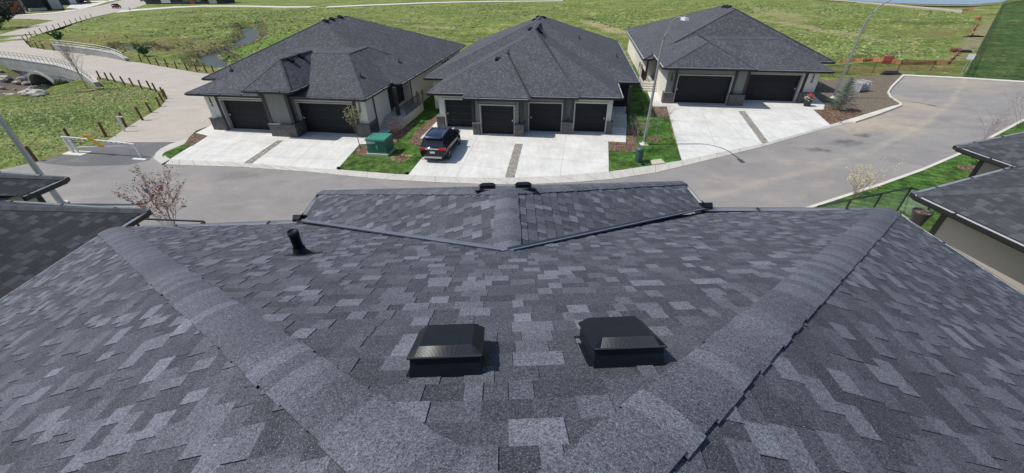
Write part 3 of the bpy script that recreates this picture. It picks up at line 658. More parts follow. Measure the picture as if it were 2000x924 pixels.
def cap_row(b, A, B, f, half, seed, exp=.14, h0=.030, h1=.020, n=16, soft=.05):
    """cap shingles from low end A up to B; f(x,y) gives the roof height under the cap"""
    hs = half if isinstance(half, tuple) else (half, half); rs = random.Random(seed); A = np.array(A); B = np.array(B); d = B-A; Lp = np.hypot(d[0], d[1]); dd = d[:2]/Lp; s = np.array([dd[1], -dd[0]])
    L3 = np.linalg.norm(d); k = 0; rsg = exp*Lp/L3; x = -.02
    while x < Lp:
        x1 = min(x+rsg*1.12, Lp); tone = rs.choice((.45, .50, .53, .57, .62, .68))+rs.uniform(-.03, .03); vs = []; j = rs.uniform(-.008, .008)
        half = hs[0]+(hs[1]-hs[0])*max(0, x)/Lp
        for xx, hh in ((x, h0+rs.uniform(-.002, .003)), (x1, h1)):
            for i in range(n+1):
                o = (-1+2*i/n)*(half+j); P = A[:2]+dd*xx+s*o; vs.append((P[0], P[1], f(P[0], P[1])+hh))
        m = n+1
        fs = [(i, i+1, m+i+1, m+i) for i in range(n)]
        b.add(vs, fs, 0, smooth=True, tone=tone)
        low = [vs[i] for i in range(m)]; b.add(low+[(p[0], p[1], p[2]-h0-.004) for p in low], [(i, m+i, m+i+1, i+1) for i in range(n)], 0, tone=tone*.6)
        for i in (0, n):
            p, q = vs[i], vs[m+i]; b.add([p, q, (q[0], q[1], q[2]-h1-.012), (p[0], p[1], p[2]-h0-.004)], [(0, 1, 2, 3)], 0, tone=tone*.6)
        x += rsg
def softmin(a, c, k): d = abs(a-c); h = max(k-d, 0)/k; return min(a, c)-h*h*k*.25
def softf(P1, n1, P2, n2, k): return lambda x, y: softmin(pz(P1, n1, x, y), pz(P2, n2, x, y), k)
rb = MB()
def under(pts): rb.add([np.array(p)-np.array([0, 0, .012]) for p in pts], [tuple(range(len(pts)))], 0, tone=.1)
LbF = Lc+(Lb-Lc)/np.linalg.norm(Lb-Lc)*16; RbF = Rc+(Rb-Rc)/np.linalg.norm(Rb-Rc)*16
under([Lc, Rc, APX]); under([Lc, APX, REAR, LbF]); under([Rc, RbF, REAR, APX])
def onp(P0, n, Q): return np.array([Q[0], Q[1], pz(P0, n, Q[0], Q[1])])
under([fl, gl, onp(fl, n_gl, Eg), Ag]); under([gr, fr, Ag, onp(fr, n_gr, Eg)]); under([fl, Ag, fr])
body = rb.build('roof', M_TAB, own)
def in_gable(W):
    a, c, d = gl[:2], gr[:2], Eg[:2]
    def sg(p, q, r): return (q[0]-p[0])*(r[1]-p[1])-(q[1]-p[1])*(r[0]-p[0])
    s1, s2, s3 = sg(a, c, W), sg(c, d, W), sg(d, a, W); return (s1 < 0 and s2 < 0 and s3 < 0) or (s1 > 0 and s2 > 0 and s3 > 0)
tb = MB()
tab_plane(tb, Lc, ex, n_main, [Lc, Rc, APX], 1, skip=in_gable, ins=(1, 2))
tab_plane(tb, Lc, norm(Lb-Lc), n_left, [Lc, LbF*.6+Lc*.4, APX*.35+REAR*.65, APX], 2, ins=(2, 3))
tab_plane(tb, Rc, norm(Rb-Rc), n_right, [Rc, RbF*.6+Rc*.4, APX*.35+REAR*.65, APX], 3, ins=(2, 3))
tab_plane(tb, fl, norm(gl-fl), n_gl, [fl, gl, onp(fl, n_gl, Eg), Ag], 4, ins=(2, 3))
tab_plane(tb, fr, norm(gr-fr), n_gr, [gr, fr, Ag, onp(fr, n_gr, Eg)], 5, ins=(1, 2))
tab_plane(tb, fl, norm(fr-fl), n_gf, [fl, fr, Ag], 6, ins=(1, 2))
sho = tb.build('shingles', M_TAB, body)
cb = MB()
def f3(k1, k2):
    def f(x, y):
        m, l, r = pz(Eave0, n_main, x, y), pz(Lc, n_left, x, y), pz(Rc, n_right, x, y)
        return softmin(softmin(m, l, k1), r, k2)
    return f
cap_row(cb, Lc, APX, f3(.075, .03), (.205, .13), 11)
cap_row(cb, Rc, APX, f3(.03, .075), (.205, .13), 12)
cap_row(cb, fl, Ag, softf(fl, n_gf, fl, n_gl, .05), .15, 13)
cap_row(cb, fr, Ag, softf(fr, n_gf, fr, n_gr, .05), .15, 14)
cap_row(cb, Ag, Eg-np.array([0, .05, 0]), softf(Ag, n_gl, Ag, n_gr, .07), .18, 15)
cap_row(cb, APX, REAR, f3(.08, .08), .17, 16)
cb.build('hip_caps', M_CAP, body)
M_VALLEY = mat('valley_metal', (.17, .19, .235), .4, metal=.15, var=.1, vscale=3)
vb = MB()
for g0, ng in ((gl, n_gl), (gr, n_gr)):
    a, c = np.array(g0), np.array(Eg); d = norm(c-a); s = norm(np.cross(n_main, d)); s = s if s[1] < 0 else -s
    q = [a+n_main*.014, c+n_main*.014, c+s*.10+n_main*.014, a+s*.10+n_main*.014]
    vb.add(q, [(0, 1, 2, 3)]); vb.add([a+s*.095+n_main*.002, c+s*.095+n_main*.002, c+s*.115+n_main*.03, a+s*.115+n_main*.03], [(0, 1, 2, 3)])
    sg = norm(np.cross(ng, d)); sg = sg if sg[1] > 0 else -sg
    vb.add([a+s*.004+n_main*.015, c+s*.004+n_main*.015, c+s*.004+n_main*.045, a+s*.004+n_main*.045], [(0, 1, 2, 3)])
vb.build('valley_flashing', M_VALLEY, body)
gb = MB()
for a, c, sd_ in ((Lc, gl, -1), (gr, Rc, -1), (fl, fr, -1), (gl, fl, -1), (fr, gr, -1), (LbF, Lc, -1), (Rc, RbF, -1)):
    gutter(gb, a[:2], c[:2], ZE-.035, -1)
gb.build('gutter', [M_GUTTER, M_GIN], own)
for g0, sx in ((gl, -1), (gr, 1)):      # upturned gutter end pieces at the valley foot
    kb = MB(); o = np.array(g0)+np.array([sx*.10, .03, -.02])
    kb.add([o+np.array(p) for p in ((-.11, -.02, 0), (.11, -.02, 0), (.13, .10, .02), (-.13, .10, .02), (-.11, .0, .05), (.11, .0, .05), (.15, .14, .08), (-.15, .14, .08))], [(0, 3, 2, 1), (0, 1, 5, 4), (1, 2, 6, 5), (2, 3, 7, 6), (3, 0, 4, 7), (4, 5, 6, 7)])
    e0 = o+np.array([0, .0, .05]); kb.add([e0+np.array(p) for p in ((-.01*sx, -.04, -.03), (-.10*sx, .06, .10), (-.12*sx, .13, .10), (-.03*sx, .10, -.03))], [(0, 1, 2, 3)])
    kb.build('splash_guard', M_BLACK, own)
# walls below
wb = MB()
wb.prism([tuple((Lc+norm(Rc-Lc)*.6-tn*.6)[:2]), tuple((Rc-norm(Rc-Lc)*.6-tn*.6)[:2]), (RbF[0]-.7, RbF[1]), (LbF[0]+.7, LbF[1])], -.1, ZE-.12)
wb.prism([tuple((fl+ex*.6-tn*.6)[:2]), tuple((fr-ex*.6-tn*.6)[:2]), tuple((gr-ex*.6-tn*.9)[:2]), tuple((gl+ex*.6-tn*.9)[:2])], -.1, ZE-.12)
wb.build('wall', M_CREAM, own)
fw = MB()     # window band and doors on the street side
yy = float(fl[1])-.62
for k in range(4):
    x0 = -3.4+k*1.75; fw.box(x0, yy-.02, 4.0, x0+1.2, yy+.04, 5.6)
fw.build('window', M_GLASS, own)
def own_vent(px_l, px_r, hpx, deep):
    A = on_plane(px_l, Eave0, n_main); B = on_plane(px_r, Eave0, n_main); wd = np.linalg.norm(B-A); x = (B-A)/wd; t = np.cross(n_main, x)
    c = (A+B)/2
    root = thing('roof_vent', tuple(c), 0, hpx, 'roof vent', 'black box vents on the near roof slope')
    R = np.array([x, t, n_main]).T
    def place(b): b.v = [tuple(R@np.array(q)) for q in b.v]; return b
    def sec(v): return v
    b = MB(); W = wd/2; D = deep
    b.box(-W-.02, .02, .0, W+.035, D+.05, .012)
    b.frus(-W, 0, W, D, .006, .100, .006)
    place(b).build('vent_base', M_BLACK, root)
    h = MB(); h.frus(-W-.004, -.004, W+.004, D+.004, .100, .108, -.003)
    h.frus(-W-.006, -.006, W+.006, D+.006, .108, .148, 0, top=(-W+.045, .032, W-.045, D-.03))
    place(h); hd = h.build('hood', M_BLACK, root)
    r = MB(); n = 44
    for i in range(n):
        f = -1+2*(i+.5)/n; xa = f*(W-.03); xb = f*(W-.048)
        r.bar((xa, -.004, .111), (xb, .030, .1485), .0032, .006)
    r.bar((-W, -.008, .110), (W, -.008, .110), .006, .006)
    place(r); r.build('louvre_ribs', mat('louvre_grey', (.045, .048, .056), .4), hd)
    return root
own_vent((800, 742), (942, 736), 'left black plastic box vent with ribbed front, nearer the left hip', .33)
own_vent((1160, 723), (1298, 717), 'right black plastic box vent with ribbed front, nearer the right hip', .33)
for i, (xa, lb) in enumerate(((952, 'left of the two small black vents peeking over the front hip'), (1023, 'right of the two small black vents peeking over the front hip'))):
    P = on_plane((xa, 371.5-i*.8), Ag, n_gf)
    P = np.array(G3(xa, 371.0-i, Ag[2]-.10)); P[2] = pz(Ag, n_gf, P[0], P[1]); x = norm(fr-fl); t = np.cross(n_gf, x); t = t if t[2] > 0 else -t
    root = thing('roof_vent', tuple(P), 0, lb, 'roof vent', 'black vents behind the front hip')
    b = MB(); vent_mesh(b, .27, .28, .075); R = np.array([x, t, n_gf]).T; b.v = [tuple(R@(np.array(q)-np.array([0, .30, 0]))) for q in b.v]; b.build('vent_base', M_BLACK, root)
    h = MB(); h.frus(-.09, .05, .09, .24, .115, .124, .02); h.v = [tuple(R@(np.array(q)-np.array([0, .30, 0]))) for q in h.v]; h.build('hood', M_BLACK, root)
P = on_plane((588, 496), Eave0, n_main)
pv = thing('vent_pipe', tuple(P), 0, 'short black plumbing vent pipe with a rubber boot on the left of the front slope', 'vent pipe')
b = MB(); b.lathe([(.0, .40), (.068, .40), (.072, .415), (.082, .415), (.082, .34), (.075, .335), (.075, .0), (.08, -.03)], 18); b.lathe([(.062, .41), (.062, .2), (0, .2)], 18, 1); b.build('pipe', [M_BLACK, M_DARKIN], pv)
b = MB(); b.lathe([(.083, .13), (.092, .12), (.10, .05), (.15, -.01), (.16, -.05)], 18); x = ex; t = np.cross(n_main, x); t = t if t[2] > 0 else -t
b2 = MB(); b2.box(-.17, -.16, .0, .17, .2, .010); R = np.array([x, t, n_main]).T; b2.v = [tuple(R@np.array(q)) for q in b2.v]; b.add(b2.v, b2.f); b.build('boot', M_BLACK, pv); pv.scale = (.78, .78, .82)
# ------------------------------------------------------------------ close neighbours, left and right
def roof_piece(b, z, C0, C1, F, Hp, s=.40, thick=.14):
    """C0 front eave corner px, C1 second px on the side eave, F px on the front eave, Hp px on the hip; returns points"""
    c0 = np.array(G3(*C0, z)); c1 = np.array(G3(*C1, z)); f = np.array(G3(*F, z)); d = norm(c1-c0); df = norm(f-c0)
    inn = df-(df@d)*d; inn = norm(inn)      # horizontal, perpendicular to the side eave, inward
    n = norm(np.cross(d, norm(inn+np.array([0, 0, s])))); n = n if n[2] > 0 else -n
    h = on_plane(Hp, c0, n); dh = norm(h-c0); return c0, d, df, inn, n, dh
LN = thing('duplex_house', (0, 0, 0), 0, 'left neighbouring house, dark roofs with pale gutters cut off by the left frame edge', 'house')
RN = thing('duplex_house', (0, 0, 0), 0, 'right neighbouring house with bright gutter and shaded cream side wall', 'house')
def neighbour(house, z, pcs, wall_m, msh=M_SH2):
    rbm = MB(); gbm = MB(); wbm = MB()
    for (C0, C1, F, Hp, Ls, Lf, Lh, s, sid) in pcs:
        c0, d, df, inn, n, dh = roof_piece(rbm, z, C0, C1, F, Hp, s)
        A = c0; B = c0+d*Ls; H_ = c0+dh*Lh; K = H_+d*Ls; Ff = c0+df*Lf
        kz = (H_[2]-z); top = H_
        rbm.poly3([A, B, K, H_] if sid > 0 else [H_, K, B, A], 0); Ft = Ff
        rbm.poly3([A, H_, Ft], 0)
        cap_strip(rbm, A+np.array([0, 0, .004]), H_+np.array([0, 0, .004]), w=.17, mi=1, h=.02)
        rbm.add([A-[0, 0, .02], B-[0, 0, .02], B+inn*3-[0, 0, .02], Ff-[0, 0, .02]], [(0, 1, 2, 3)], 2)
        gutter(gbm, A[:2], B[:2], z-.02, sid); gutter(gbm, A[:2], Ff[:2], z-.02, -sid)
        a = A+inn*.55-0*df; w0 = A+inn*.6+df*0+d*.6; w1 = B+inn*.6; w2 = B+inn*6; w3 = w0+df*max(Lf-1, 1)
        wbm.prism([tuple(w0[:2]), tuple(w1[:2]), tuple(w2[:2]), tuple(w3[:2])], -.1, z-.14)
        c = w0; wbm2 = MB(); wbm2.prism([tuple((w0-inn*.03-d*.03)[:2]), tuple((w0-inn*.03+d*.12)[:2]), tuple((w0+inn*.1+d*.12)[:2]), tuple((w0+inn*.1-d*.03)[:2])], 0, z-.15); wbm2.build('corner_trim', M_TRIM, house)
    rbm.build('roof', [msh, M_CAP2, M_TRIM], house); gbm.build('gutter', [M_GUTTER, M_GIN], house); wbm.build('wall', wall_m, house)
g = NG('neighbour_caps'); sp = g.N.new('ShaderNodeSeparateXYZ'); g.L.new(g.tc.outputs['UV'], sp.inputs[0]); r = g.math('DIVIDE', sp.outputs[1], .143); fl_ = g.math('FLOOR', r)
wn = g.N.new('ShaderNodeTexWhiteNoise'); wn.noise_dimensions = '1D'; g.L.new(fl_, wn.inputs['W']); c_ = g.mix(wn.outputs[0], (.058, .061, .069), (.084, .088, .099))
M_CAP2 = g.done(g.scalec(c_, g.rng(g.noise(120, 2), .25, .75, .75, 1.25)), .92, .25)
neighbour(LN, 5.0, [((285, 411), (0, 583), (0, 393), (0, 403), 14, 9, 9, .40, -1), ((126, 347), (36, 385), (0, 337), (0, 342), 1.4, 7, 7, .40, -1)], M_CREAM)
neighbour(RN, 5.0, [((1789, 378), (2000, 476), (2000, 322), (2000, 369), 14, 9, 9, .36, 1), ((1871, 285), (1990, 326), (2000, 259), (2000, 276), 2.0, 7, 7, .36, 1)], mat('shaded_cream_stucco', (.37, .33, .275), .9, var=.05, vscale=2), shingle_uv('sunlit_right_neighbour_shingles', (.050, .052, .058), (.064, .067, .075), (.085, .088, .098), tab=.24))  # cream wall colour darkened for eave shadow; shingle colour lightened for the sun-facing slope
# porch deck with glass rail, right; another rail, left
def glass_rail(name, pts, zt, label, gap=1.1, post_dz=1.07):
    P = [np.array(G3(*p, zt)) for p in pts]; root = thing(name, tuple(P[0]-np.array([0, 0, post_dz])), 0, label, 'railing')
    o = P[0]-np.array([0, 0, post_dz]); Q = [p-o for p in P]
    b = MB()
    for a, c in zip(Q[:-1], Q[1:]): b.bar(a, c, .05, .045)
    b.build('top_rail', M_BLKM, root)
    for a, c in zip(Q[:-1], Q[1:]):
        L = np.linalg.norm(c-a); n = max(1, round(L/gap)); d = (c-a)/L
        for k in range(n+1):
            if k == 0 and a is not Q[0]: continue
            p = a+d*L*k/n; q = MB(); q.box(p[0]-.025, p[1]-.025, p[2]-post_dz, p[0]+.025, p[1]+.025, p[2]-.02); q.build('post', M_BLKM, root)
        gl_ = MB(); gl_.bar(a+d*.03-[0, 0, post_dz/2+.01], c-d*.03-[0, 0, post_dz/2+.01], .008, post_dz-.14); gl_.build('glass_panel', M_CLEAR, root)
    return root
glass_rail('glass_railing', [(1598, 403), (1780, 366), (1830, 383)], 3.75, 'black framed glass railing on the right, between the roof and the mown lawn', 1.9)
glass_rail('glass_railing', [(262, 427), (398, 432.5), (384, 445)], 3.75, 'black framed railing on the left behind the foreground eave', 1.9)
dk = MB(); dk.prism([G(1590, 440, 2.68), G(1752, 411, 2.68), G(1905, 520, 2.68), G(1800, 640, 2.68)], 2.45, 2.68)
tag(dk.build('porch_deck', M_LCONC), 'pale concrete porch slab between the foreground roof and the right neighbouring house', 'porch')
dk = MB(); dk.prism([G(255, 460, 2.68), G(262, 452, 2.68), G(399, 457, 2.68), G(384, 500, 2.68)], 2.45, 2.68)
tag(dk.build('porch_deck', M_LCONC), 'pale porch slab on the left below the black railing', 'porch')
pp = G3(1787, 437, 2.68); pt = thing('planter_pot', pp, 0, 'large black round pot of soil on the porch at the right corner of the roof', 'planter')
b = MB(); b.lathe([(0, .005), (.20, .0), (.29, .50), (.31, .50), (.31, .56), (.27, .56), (.255, .48)], 22); b.build('pot', mat('pot_plastic', (.030, .032, .036), .5), pt)
b = MB(); b.lathe([(.262, .49), (.1, .50), (0, .505)], 18); b.build('soil', M_MULCH, pt)
# ------------------------------------------------------------------ house 1 (left), 2 (middle), 3 (right)
def house_root(px, z, deg, label): 
    o = G(*px, z); th = math.radians(deg); return thing('duplex_house', (o[0], o[1], 0), th, label, 'house'), o, th
def wallbox(house, u0, v0, u1, v1, z0, z1, m, name='wall'):
    b = MB(); b.box(u0, v0, z0, u1, v1, z1); return b.build(name, m, house)
def window(house, u, v0, v1, z0, z1, side=1):
    b = MB(); b.box(u-.03, v0-.07, z0-.07, u+.03, v1+.07, z1+.07); f = b.build('window', M_TRIM, house)
    g_ = MB(); g_.box(u-.034, v0, z0, u+.034, v1, z1); g_.build('pane', M_GLASS, f)
def steps(house, u0, u1, v_top, n, rise, run, m, dirn=-1, z0=.1):
    b = MB()
    for k in range(n):
        z = z0+rise*(n-k); v = v_top+dirn*run*k; b.box(u0, v+dirn*run, z0-.1, u1, v, z-rise*0-.0)
    return b.build('steps', m, house)
def downspout(house, pts):
    b = MB()
    for a, c in zip(pts[:-1], pts[1:]): b.bar(a, c, .08, .06)
    b.build('downspout', M_GUTTER, house)
def meter(house, u, v, z, m=None):
    b = MB(); b.box(u, v-.15, z-.25, u+.14, v+.15, z+.25); b.box(u, v-.04, .05, u+.06, v+.04, z-.25); b.build('utility_meter', m or mat('meter_grey', (.30, .31, .32), .5), house)
# ---- house 1
h1, o1, t1 = house_root((712, 193), 3.2, -9.5, 'leftmost of the three street houses, cream walls, small raised roof over its centre pillar')
S1 = [(-18.3, 5.0, .84, 26.3, -8.7, 10.9, -8.7, 15.5, 3.2, 7.30), (-15.3, 0, 0, 12, -9.7, 5.3, -3.7, 9, 3.2, 5.45), (-11.7, -.95, -6.55, 7.2, -9.35, 3.2, -9.35, 7.0, 3.62, 5.05)]
S1[2] = (-9.2, -.95, -5.25, 6.8, -7.2, 1.5, -7.2, 5.7, 3.8, 5.55)
S1[1] = (-15.3, 0, 0, 13, -9.8, 5.5, -3.7, 9.0, 3.2, 5.40)
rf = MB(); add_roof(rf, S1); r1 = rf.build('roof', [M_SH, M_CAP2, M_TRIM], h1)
put_vents(h1, r1, S1, o1, t1, [(640, 44), (652, 40), (668, 36), (683, 32), (572, 122), (592, 114)])
put_vents(h1, r1, S1, o1, t1, [(452, 137), (704, 149), (779, 121)], 'pipe')
gb = MB(); 
for a, c in (((-15.3, 0), (0, 0)), ((0, 0), (0, 4.3)), ((.84, 5.0), (.84, 26.3)), ((0.14, 5.0), (.7, 5.0)), ((-18.3, 5), (-15.5, 5))): gutter(gb, a, c, 3.17, 1)
gutter(gb, (-9.2, -.95), (-5.25, -.95), 3.77, 1); gutter(gb, (-5.25, -.95), (-5.25, 2.6), 3.77, 1)
gb.build('gutter', [M_GUTTER, M_GIN], h1)
wallbox(h1, -14.4, .95, -.45, 4.9, 0, 3.15, M_CREAM); wallbox(h1, -17.5, 5.6, -.45, 25.6, 0, 3.15, M_CREAM); wallbox(h1, -.45, 8.0, .25, 25.6, 0, 3.14, M_CREAM)
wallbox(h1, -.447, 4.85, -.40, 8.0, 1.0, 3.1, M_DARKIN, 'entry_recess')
# front wall is built with real openings: header and jambs stand proud of the door
for (a, c) in ((-13.05, -8.30), (-6.30, -1.55)):
    door(h1, a, c, .93, .1, 2.45, M_FRAME, .62, -1)
    wallbox(h1, a-.2, .65, c+.2, .94, 2.67, 3.14, M_CREAM, 'wall')
wallbox(h1, -14.42, .65, -13.16, .95, 0, 3.14, M_CREAM, 'wall'); wallbox(h1, -1.44, .65, -.43, .95, 0, 3.14, M_CREAM, 'wall')
wallbox(h1, -8.2, .65, -6.4, .95, 0, 3.14, M_TAUPE, 'wall')
pier(h1, -14.5, -13.15, .38, 1.3, .05, 1.05, 3.1); pier(h1, -1.45, -.30, .38, 1.9, .05, 1.05, 3.1)
for u in (-13.42, -1.42): wallbox(h1, u, .60, u+.22, .66, 1.1, 3.12, M_TRIM, 'corner_trim')
pier(h1, -8.45, -6.15, -.45, .9, .05, 1.05, 3.7)
b = MB(); b.box(-8.22, -.18, 1.1, -6.45, .75, 3.76); b.build('pillar', M_TAUPE, h1)
for u in (-8.45, -6.48): wallbox(h1, u, -.24, u+.26, .1, 1.1, 3.75, M_TRIM, 'corner_trim')
text('house_number', '2\n0\n4', .34, M_TRIM, h1, (-13.95, .632, 2.35), (PI/2, 0, 0), .78)
text('house_number', '2\n0\n8', .34, M_TRIM, h1, (-.92, .632, 2.35), (PI/2, 0, 0), .78)
downspout(h1, [(-.36, 1.95, 3.0), (-.36, 1.95, .15)]); downspout(h1, [(.34, 8.1, 3.0), (.34, 8.1, .3)])
b = MB(); b.box(.45, 3.9, .8, .72, 4.17, 3.1); b.build('porch_post', M_TRIM, h1)
b = MB(); b.box(-.44, 3.6, 0, 1.35, 8.0, .78); b.build('porch_slab', M_GUT, h1); steps(h1, -.44, 1.35, 3.6, 4, .17, .3, M_GUT)
b = MB(); 
for v in np.arange(3.9, 7.6, .14): b.bar((1.3, v, .8), (1.3, v, 1.75), .018, .018)
b.bar((1.3, 3.85, 1.78), (1.3, 7.7, 1.78), .05, .05); b.build('porch_railing', M_BLKM, h1)
for v in (18.2, 19.2, 20.2): window(h1, .26, v, v+.75, 1.5, 2.7)
meter(h1, .26, 9.4, 1.2); meter(h1, .26, 10.8, 1.0, M_GALV)
# ---- house 2
EDGE = True
h2, o2, t2 = house_root((1215, 189), 3.05, -8.5, 'middle street house with four single garage doors and grey centre bays')
S2 = [(-17.2, 5.0, 1.85, 28.8, -7.65, 14.2, -7.65, 18.6, 3.05, 6.85), (-15.2, -.2, 0, 16, -7.6, 9.2, -7.6, 13.5, 3.052, 6.25), (-12.0, -.45, -3.2, 15, -7.45, 8.75, -7.6, 14.0, 3.07, 6.70), (-11.95, -1.4, -6.9, 9, -9.42, 4.3, -9.42, 7.5, 3.09, 5.25)]
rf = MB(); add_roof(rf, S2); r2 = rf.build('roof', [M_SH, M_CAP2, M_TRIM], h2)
put_vents(h2, r2, S2, o2, t2, [(1066, 37), (1069, 34), (1040, 41), (1047, 35), (1035, 60), (1056, 62), (1059, 67), (972, 119), (1115, 44)])
put_vents(h2, r2, S2, o2, t2, [(1131, 75), (1204, 111)], 'pipe')
gb = MB()
for a, c in (((-15.2, -.2), (-12.0, -.2)), ((-3.2, -.2), (0, -.2)), ((0, -.2), (0, 5)), ((.1, 5.0), (1.85, 5.0)), ((1.85, 5), (1.85, 28.8)), ((-6.9, -.45), (-3.2, -.45)), ((-11.95, -1.4), (-6.9, -1.4)), ((-6.9, -1.4), (-6.9, -.5)), ((-17.2, 5), (-15.2, 5))): gutter(gb, a, c, 3.02, 1)
gb.build('gutter', [M_GUTTER, M_GIN], h2)
wallbox(h2, -14.55, .6, -.55, 5.6, 0, 3.0, M_CREAM); wallbox(h2, -16.6, 5.6, 1.25, 28.2, 0, 3.0, M_CREAM)
b = MB(); b.box(-11.25, -.75, 0, -7.35, .6, 3.0); b.build('wall', M_TAUPE, h2); b = MB(); b.box(-7.35, .25, 0, -3.75, .6, 3.0); b.build('wall', M_TAUPE, h2)
D2 = [(-14.0, -11.75, .58, .33, M_WHITE, M_CREAM, -1), (-10.7, -8.1, -.77, -1.02, M_FRAME, M_TAUPE, 1), (-7.0, -4.45, .23, -.02, M_FRAME, M_TAUPE, -1), (-3.4, -.95, .58, .33, M_WHITE, M_CREAM, 1)]
for a, c, v, wv, mf, mw, hd in D2:
    door(h2, a, c, v, .1, 2.3, mf, wv, hd); wallbox(h2, a-.22, wv+.02, c+.22, v, 2.53, 2.99, mw); wallbox(h2, a-.42, wv+.02, a-.08, v, 0, 2.99, mw); wallbox(h2, c+.08, wv+.02, c+.38, v, 0, 2.99, mw)
for a, c, v in ((-14.75, -14.1, .15), (-11.35, -10.8, -1.25), (-8.0, -7.3, -1.25), (-4.35, -3.55, -.25), (-.85, -.4, .15)):
    pier(h2, a, c, v, v+(1.4 if a == -8.0 else .55), .05, 1.0, 2.9)
for u, v in ((-11.4, -1.1), (-7.55, -1.1), (-4.3, -.10), (-3.72, -.1)): wallbox(h2, u, v, u+.2, v+.25, 1.05, 2.98, M_TRIM, 'corner_trim')
text('house_number', '212', .36, M_TRIM, h2, (-13.75, .335, 2.80), (PI/2, 0, 0)); text('house_number', '216', .36, M_TRIM, h2, (-1.15, .335, 2.80), (PI/2, 0, 0))
b = MB(); b.box(-.54, 3.1, 0, .95, 5.6, .8); b.build('porch_slab', M_GUT, h2); steps(h2, -.54, .95, 3.1, 4, .17, .3, M_GUT)
b = MB(); b.box(.9, 3.4, .0, 1.15, 3.65, 3.0); b.build('porch_post', M_TRIM, h2)
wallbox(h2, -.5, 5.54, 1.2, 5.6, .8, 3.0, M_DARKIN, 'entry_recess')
meter(h2, -16.75, 8.5, 1.3); meter(h2, 1.26, 12, 1.2)
# ---- house 3
h3, o3, t3 = house_root((1297, 131), 3.6, -9.5, 'rightmost of the three street houses, beside the dirt lot, with two double garage doors')
S3 = [(-.85, 7.2, 17.7, 32.7, 8.45, 12.1, 8.45, 16.6, 3.1, 7.40), (.3, 2.35, 15.35, 14, 5.5, 7.3, 12.0, 10, 3.1, 5.05), (0, 0, 7.85, 8.5, 4.05, 2.75, 4.05, 6.9, 3.6, 5.42)]
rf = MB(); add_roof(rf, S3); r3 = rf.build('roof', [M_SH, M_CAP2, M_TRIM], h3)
put_vents(h3, r3, S3, o3, t3, [(1410, 15), (1415, 15.5), (1420, 16.5), (1434, 13.5), (1441, 17)])
put_vents(h3, r3, S3, o3, t3, [(1543, 73)], 'pipe')
gb = MB()
for a, c, z in (((0, 0), (7.85, 0), 3.57), ((7.85, 0), (7.85, 2.6), 3.57), ((7.85, 2.35), (15.35, 2.35), 3.07), ((15.35, 2.35), (15.35, 7.2), 3.07), ((15.4, 7.2), (17.7, 7.2), 3.07), ((-.85, 7.2), (0, 7.2), 3.07)): gutter(gb, a, c, z, 1)
gutter(gb, (0, 0), (0, 7), 3.57, -1); gutter(gb, (-.85, 7.2), (-.85, 32.7), 3.07, -1)
gb.build('gutter', [M_GUTTER, M_GIN], h3)
wallbox(h3, .75, 1.65, 7.3, 7.9, 0, 3.55, M_TAUPE); wallbox(h3, .748, 1.4, .77, 7.9, 0, 3.5, M_CREAM); wallbox(h3, 7.3, 3.3, 14.7, 8.0, 0, 3.05, M_CREAM); wallbox(h3, -.2, 9.6, 17.1, 32, 0, 3.05, M_CREAM)
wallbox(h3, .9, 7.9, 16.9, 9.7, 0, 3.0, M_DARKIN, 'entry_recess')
door(h3, 1.75, 6.55, 1.63, .1, 2.55, M_FRAME, 1.35, -1); wallbox(h3, 1.5, 1.38, 6.8, 1.64, 2.78, 3.54, M_TAUPE)
wallbox(h3, .76, 1.38, 1.64, 1.66, 0, 3.54, M_TAUPE); wallbox(h3, 6.66, 1.38, 7.9, 1.66, 0, 3.54, M_TAUPE); wallbox(h3, 7.3, 1.6, 7.88, 3.4, 0, 3.5, M_TAUPE)
door(h3, 8.35, 13.2, 3.28, .1, 2.45, M_FRAME, 3.0, 1); wallbox(h3, 8.0, 3.03, 13.5, 3.29, 2.67, 3.04, M_CREAM); wallbox(h3, 13.31, 3.03, 14.7, 3.31, 0, 3.04, M_CREAM); wallbox(h3, 7.88, 3.03, 8.24, 3.31, 0, 3.04, M_CREAM)
pier(h3, .65, 1.62, 1.1, 1.9, .05, 1.05, 3.5); pier(h3, 6.62, 7.95, .95, 1.9, .05, 1.05, 3.5); pier(h3, 13.4, 14.75, 2.75, 3.9, .05, 1.0, 3.0)
for u, v in ((1.42, 1.30), (6.72, 1.30), (7.78, 1.30)): wallbox(h3, u, v, u+.2, v+.1, 1.1, 3.52, M_TRIM, 'corner_trim')
wallbox(h3, 13.42, 2.97, 13.66, 3.04, 1.05, 3.03, M_TRIM, 'corner_trim')
text('house_number', '2\n2\n0', .34, M_TRIM, h3, (1.15, 1.362, 2.45), (PI/2, 0, 0), .78); text('house_number', '2\n2\n4', .34, M_TRIM, h3, (14.15, 3.012, 2.25), (PI/2, 0, 0), .78)
b = MB(); b.box(-.75, 6.6, 0, .76, 9.6, .8); b.build('porch_slab', M_GUT, h3); steps(h3, -.75, .74, 6.6, 4, .17, .3, M_LCONC)
b = MB(); b.box(-.45, 7.5, .8, -.25, 7.7, 3.0); b.build('porch_post', M_TRIM, h3)
b = MB()
for v in np.arange(6.7, 9.4, .14): b.bar((-.6, v, .8), (-.6, v, 1.75), .018, .018)
b.bar((-.6, 6.6, 1.78), (-.6, 9.5, 1.78), .05, .05); b.build('porch_railing', M_BLKM, h3)
downspout(h3, [(14.8, 3.3, 3.0), (14.8, 3.3, .15)]); meter(h3, -.4, 12, 1.4); meter(h3, -.4, 14, 1.3); meter(h3, -.4, 10.4, 1.0)
EDGE = False
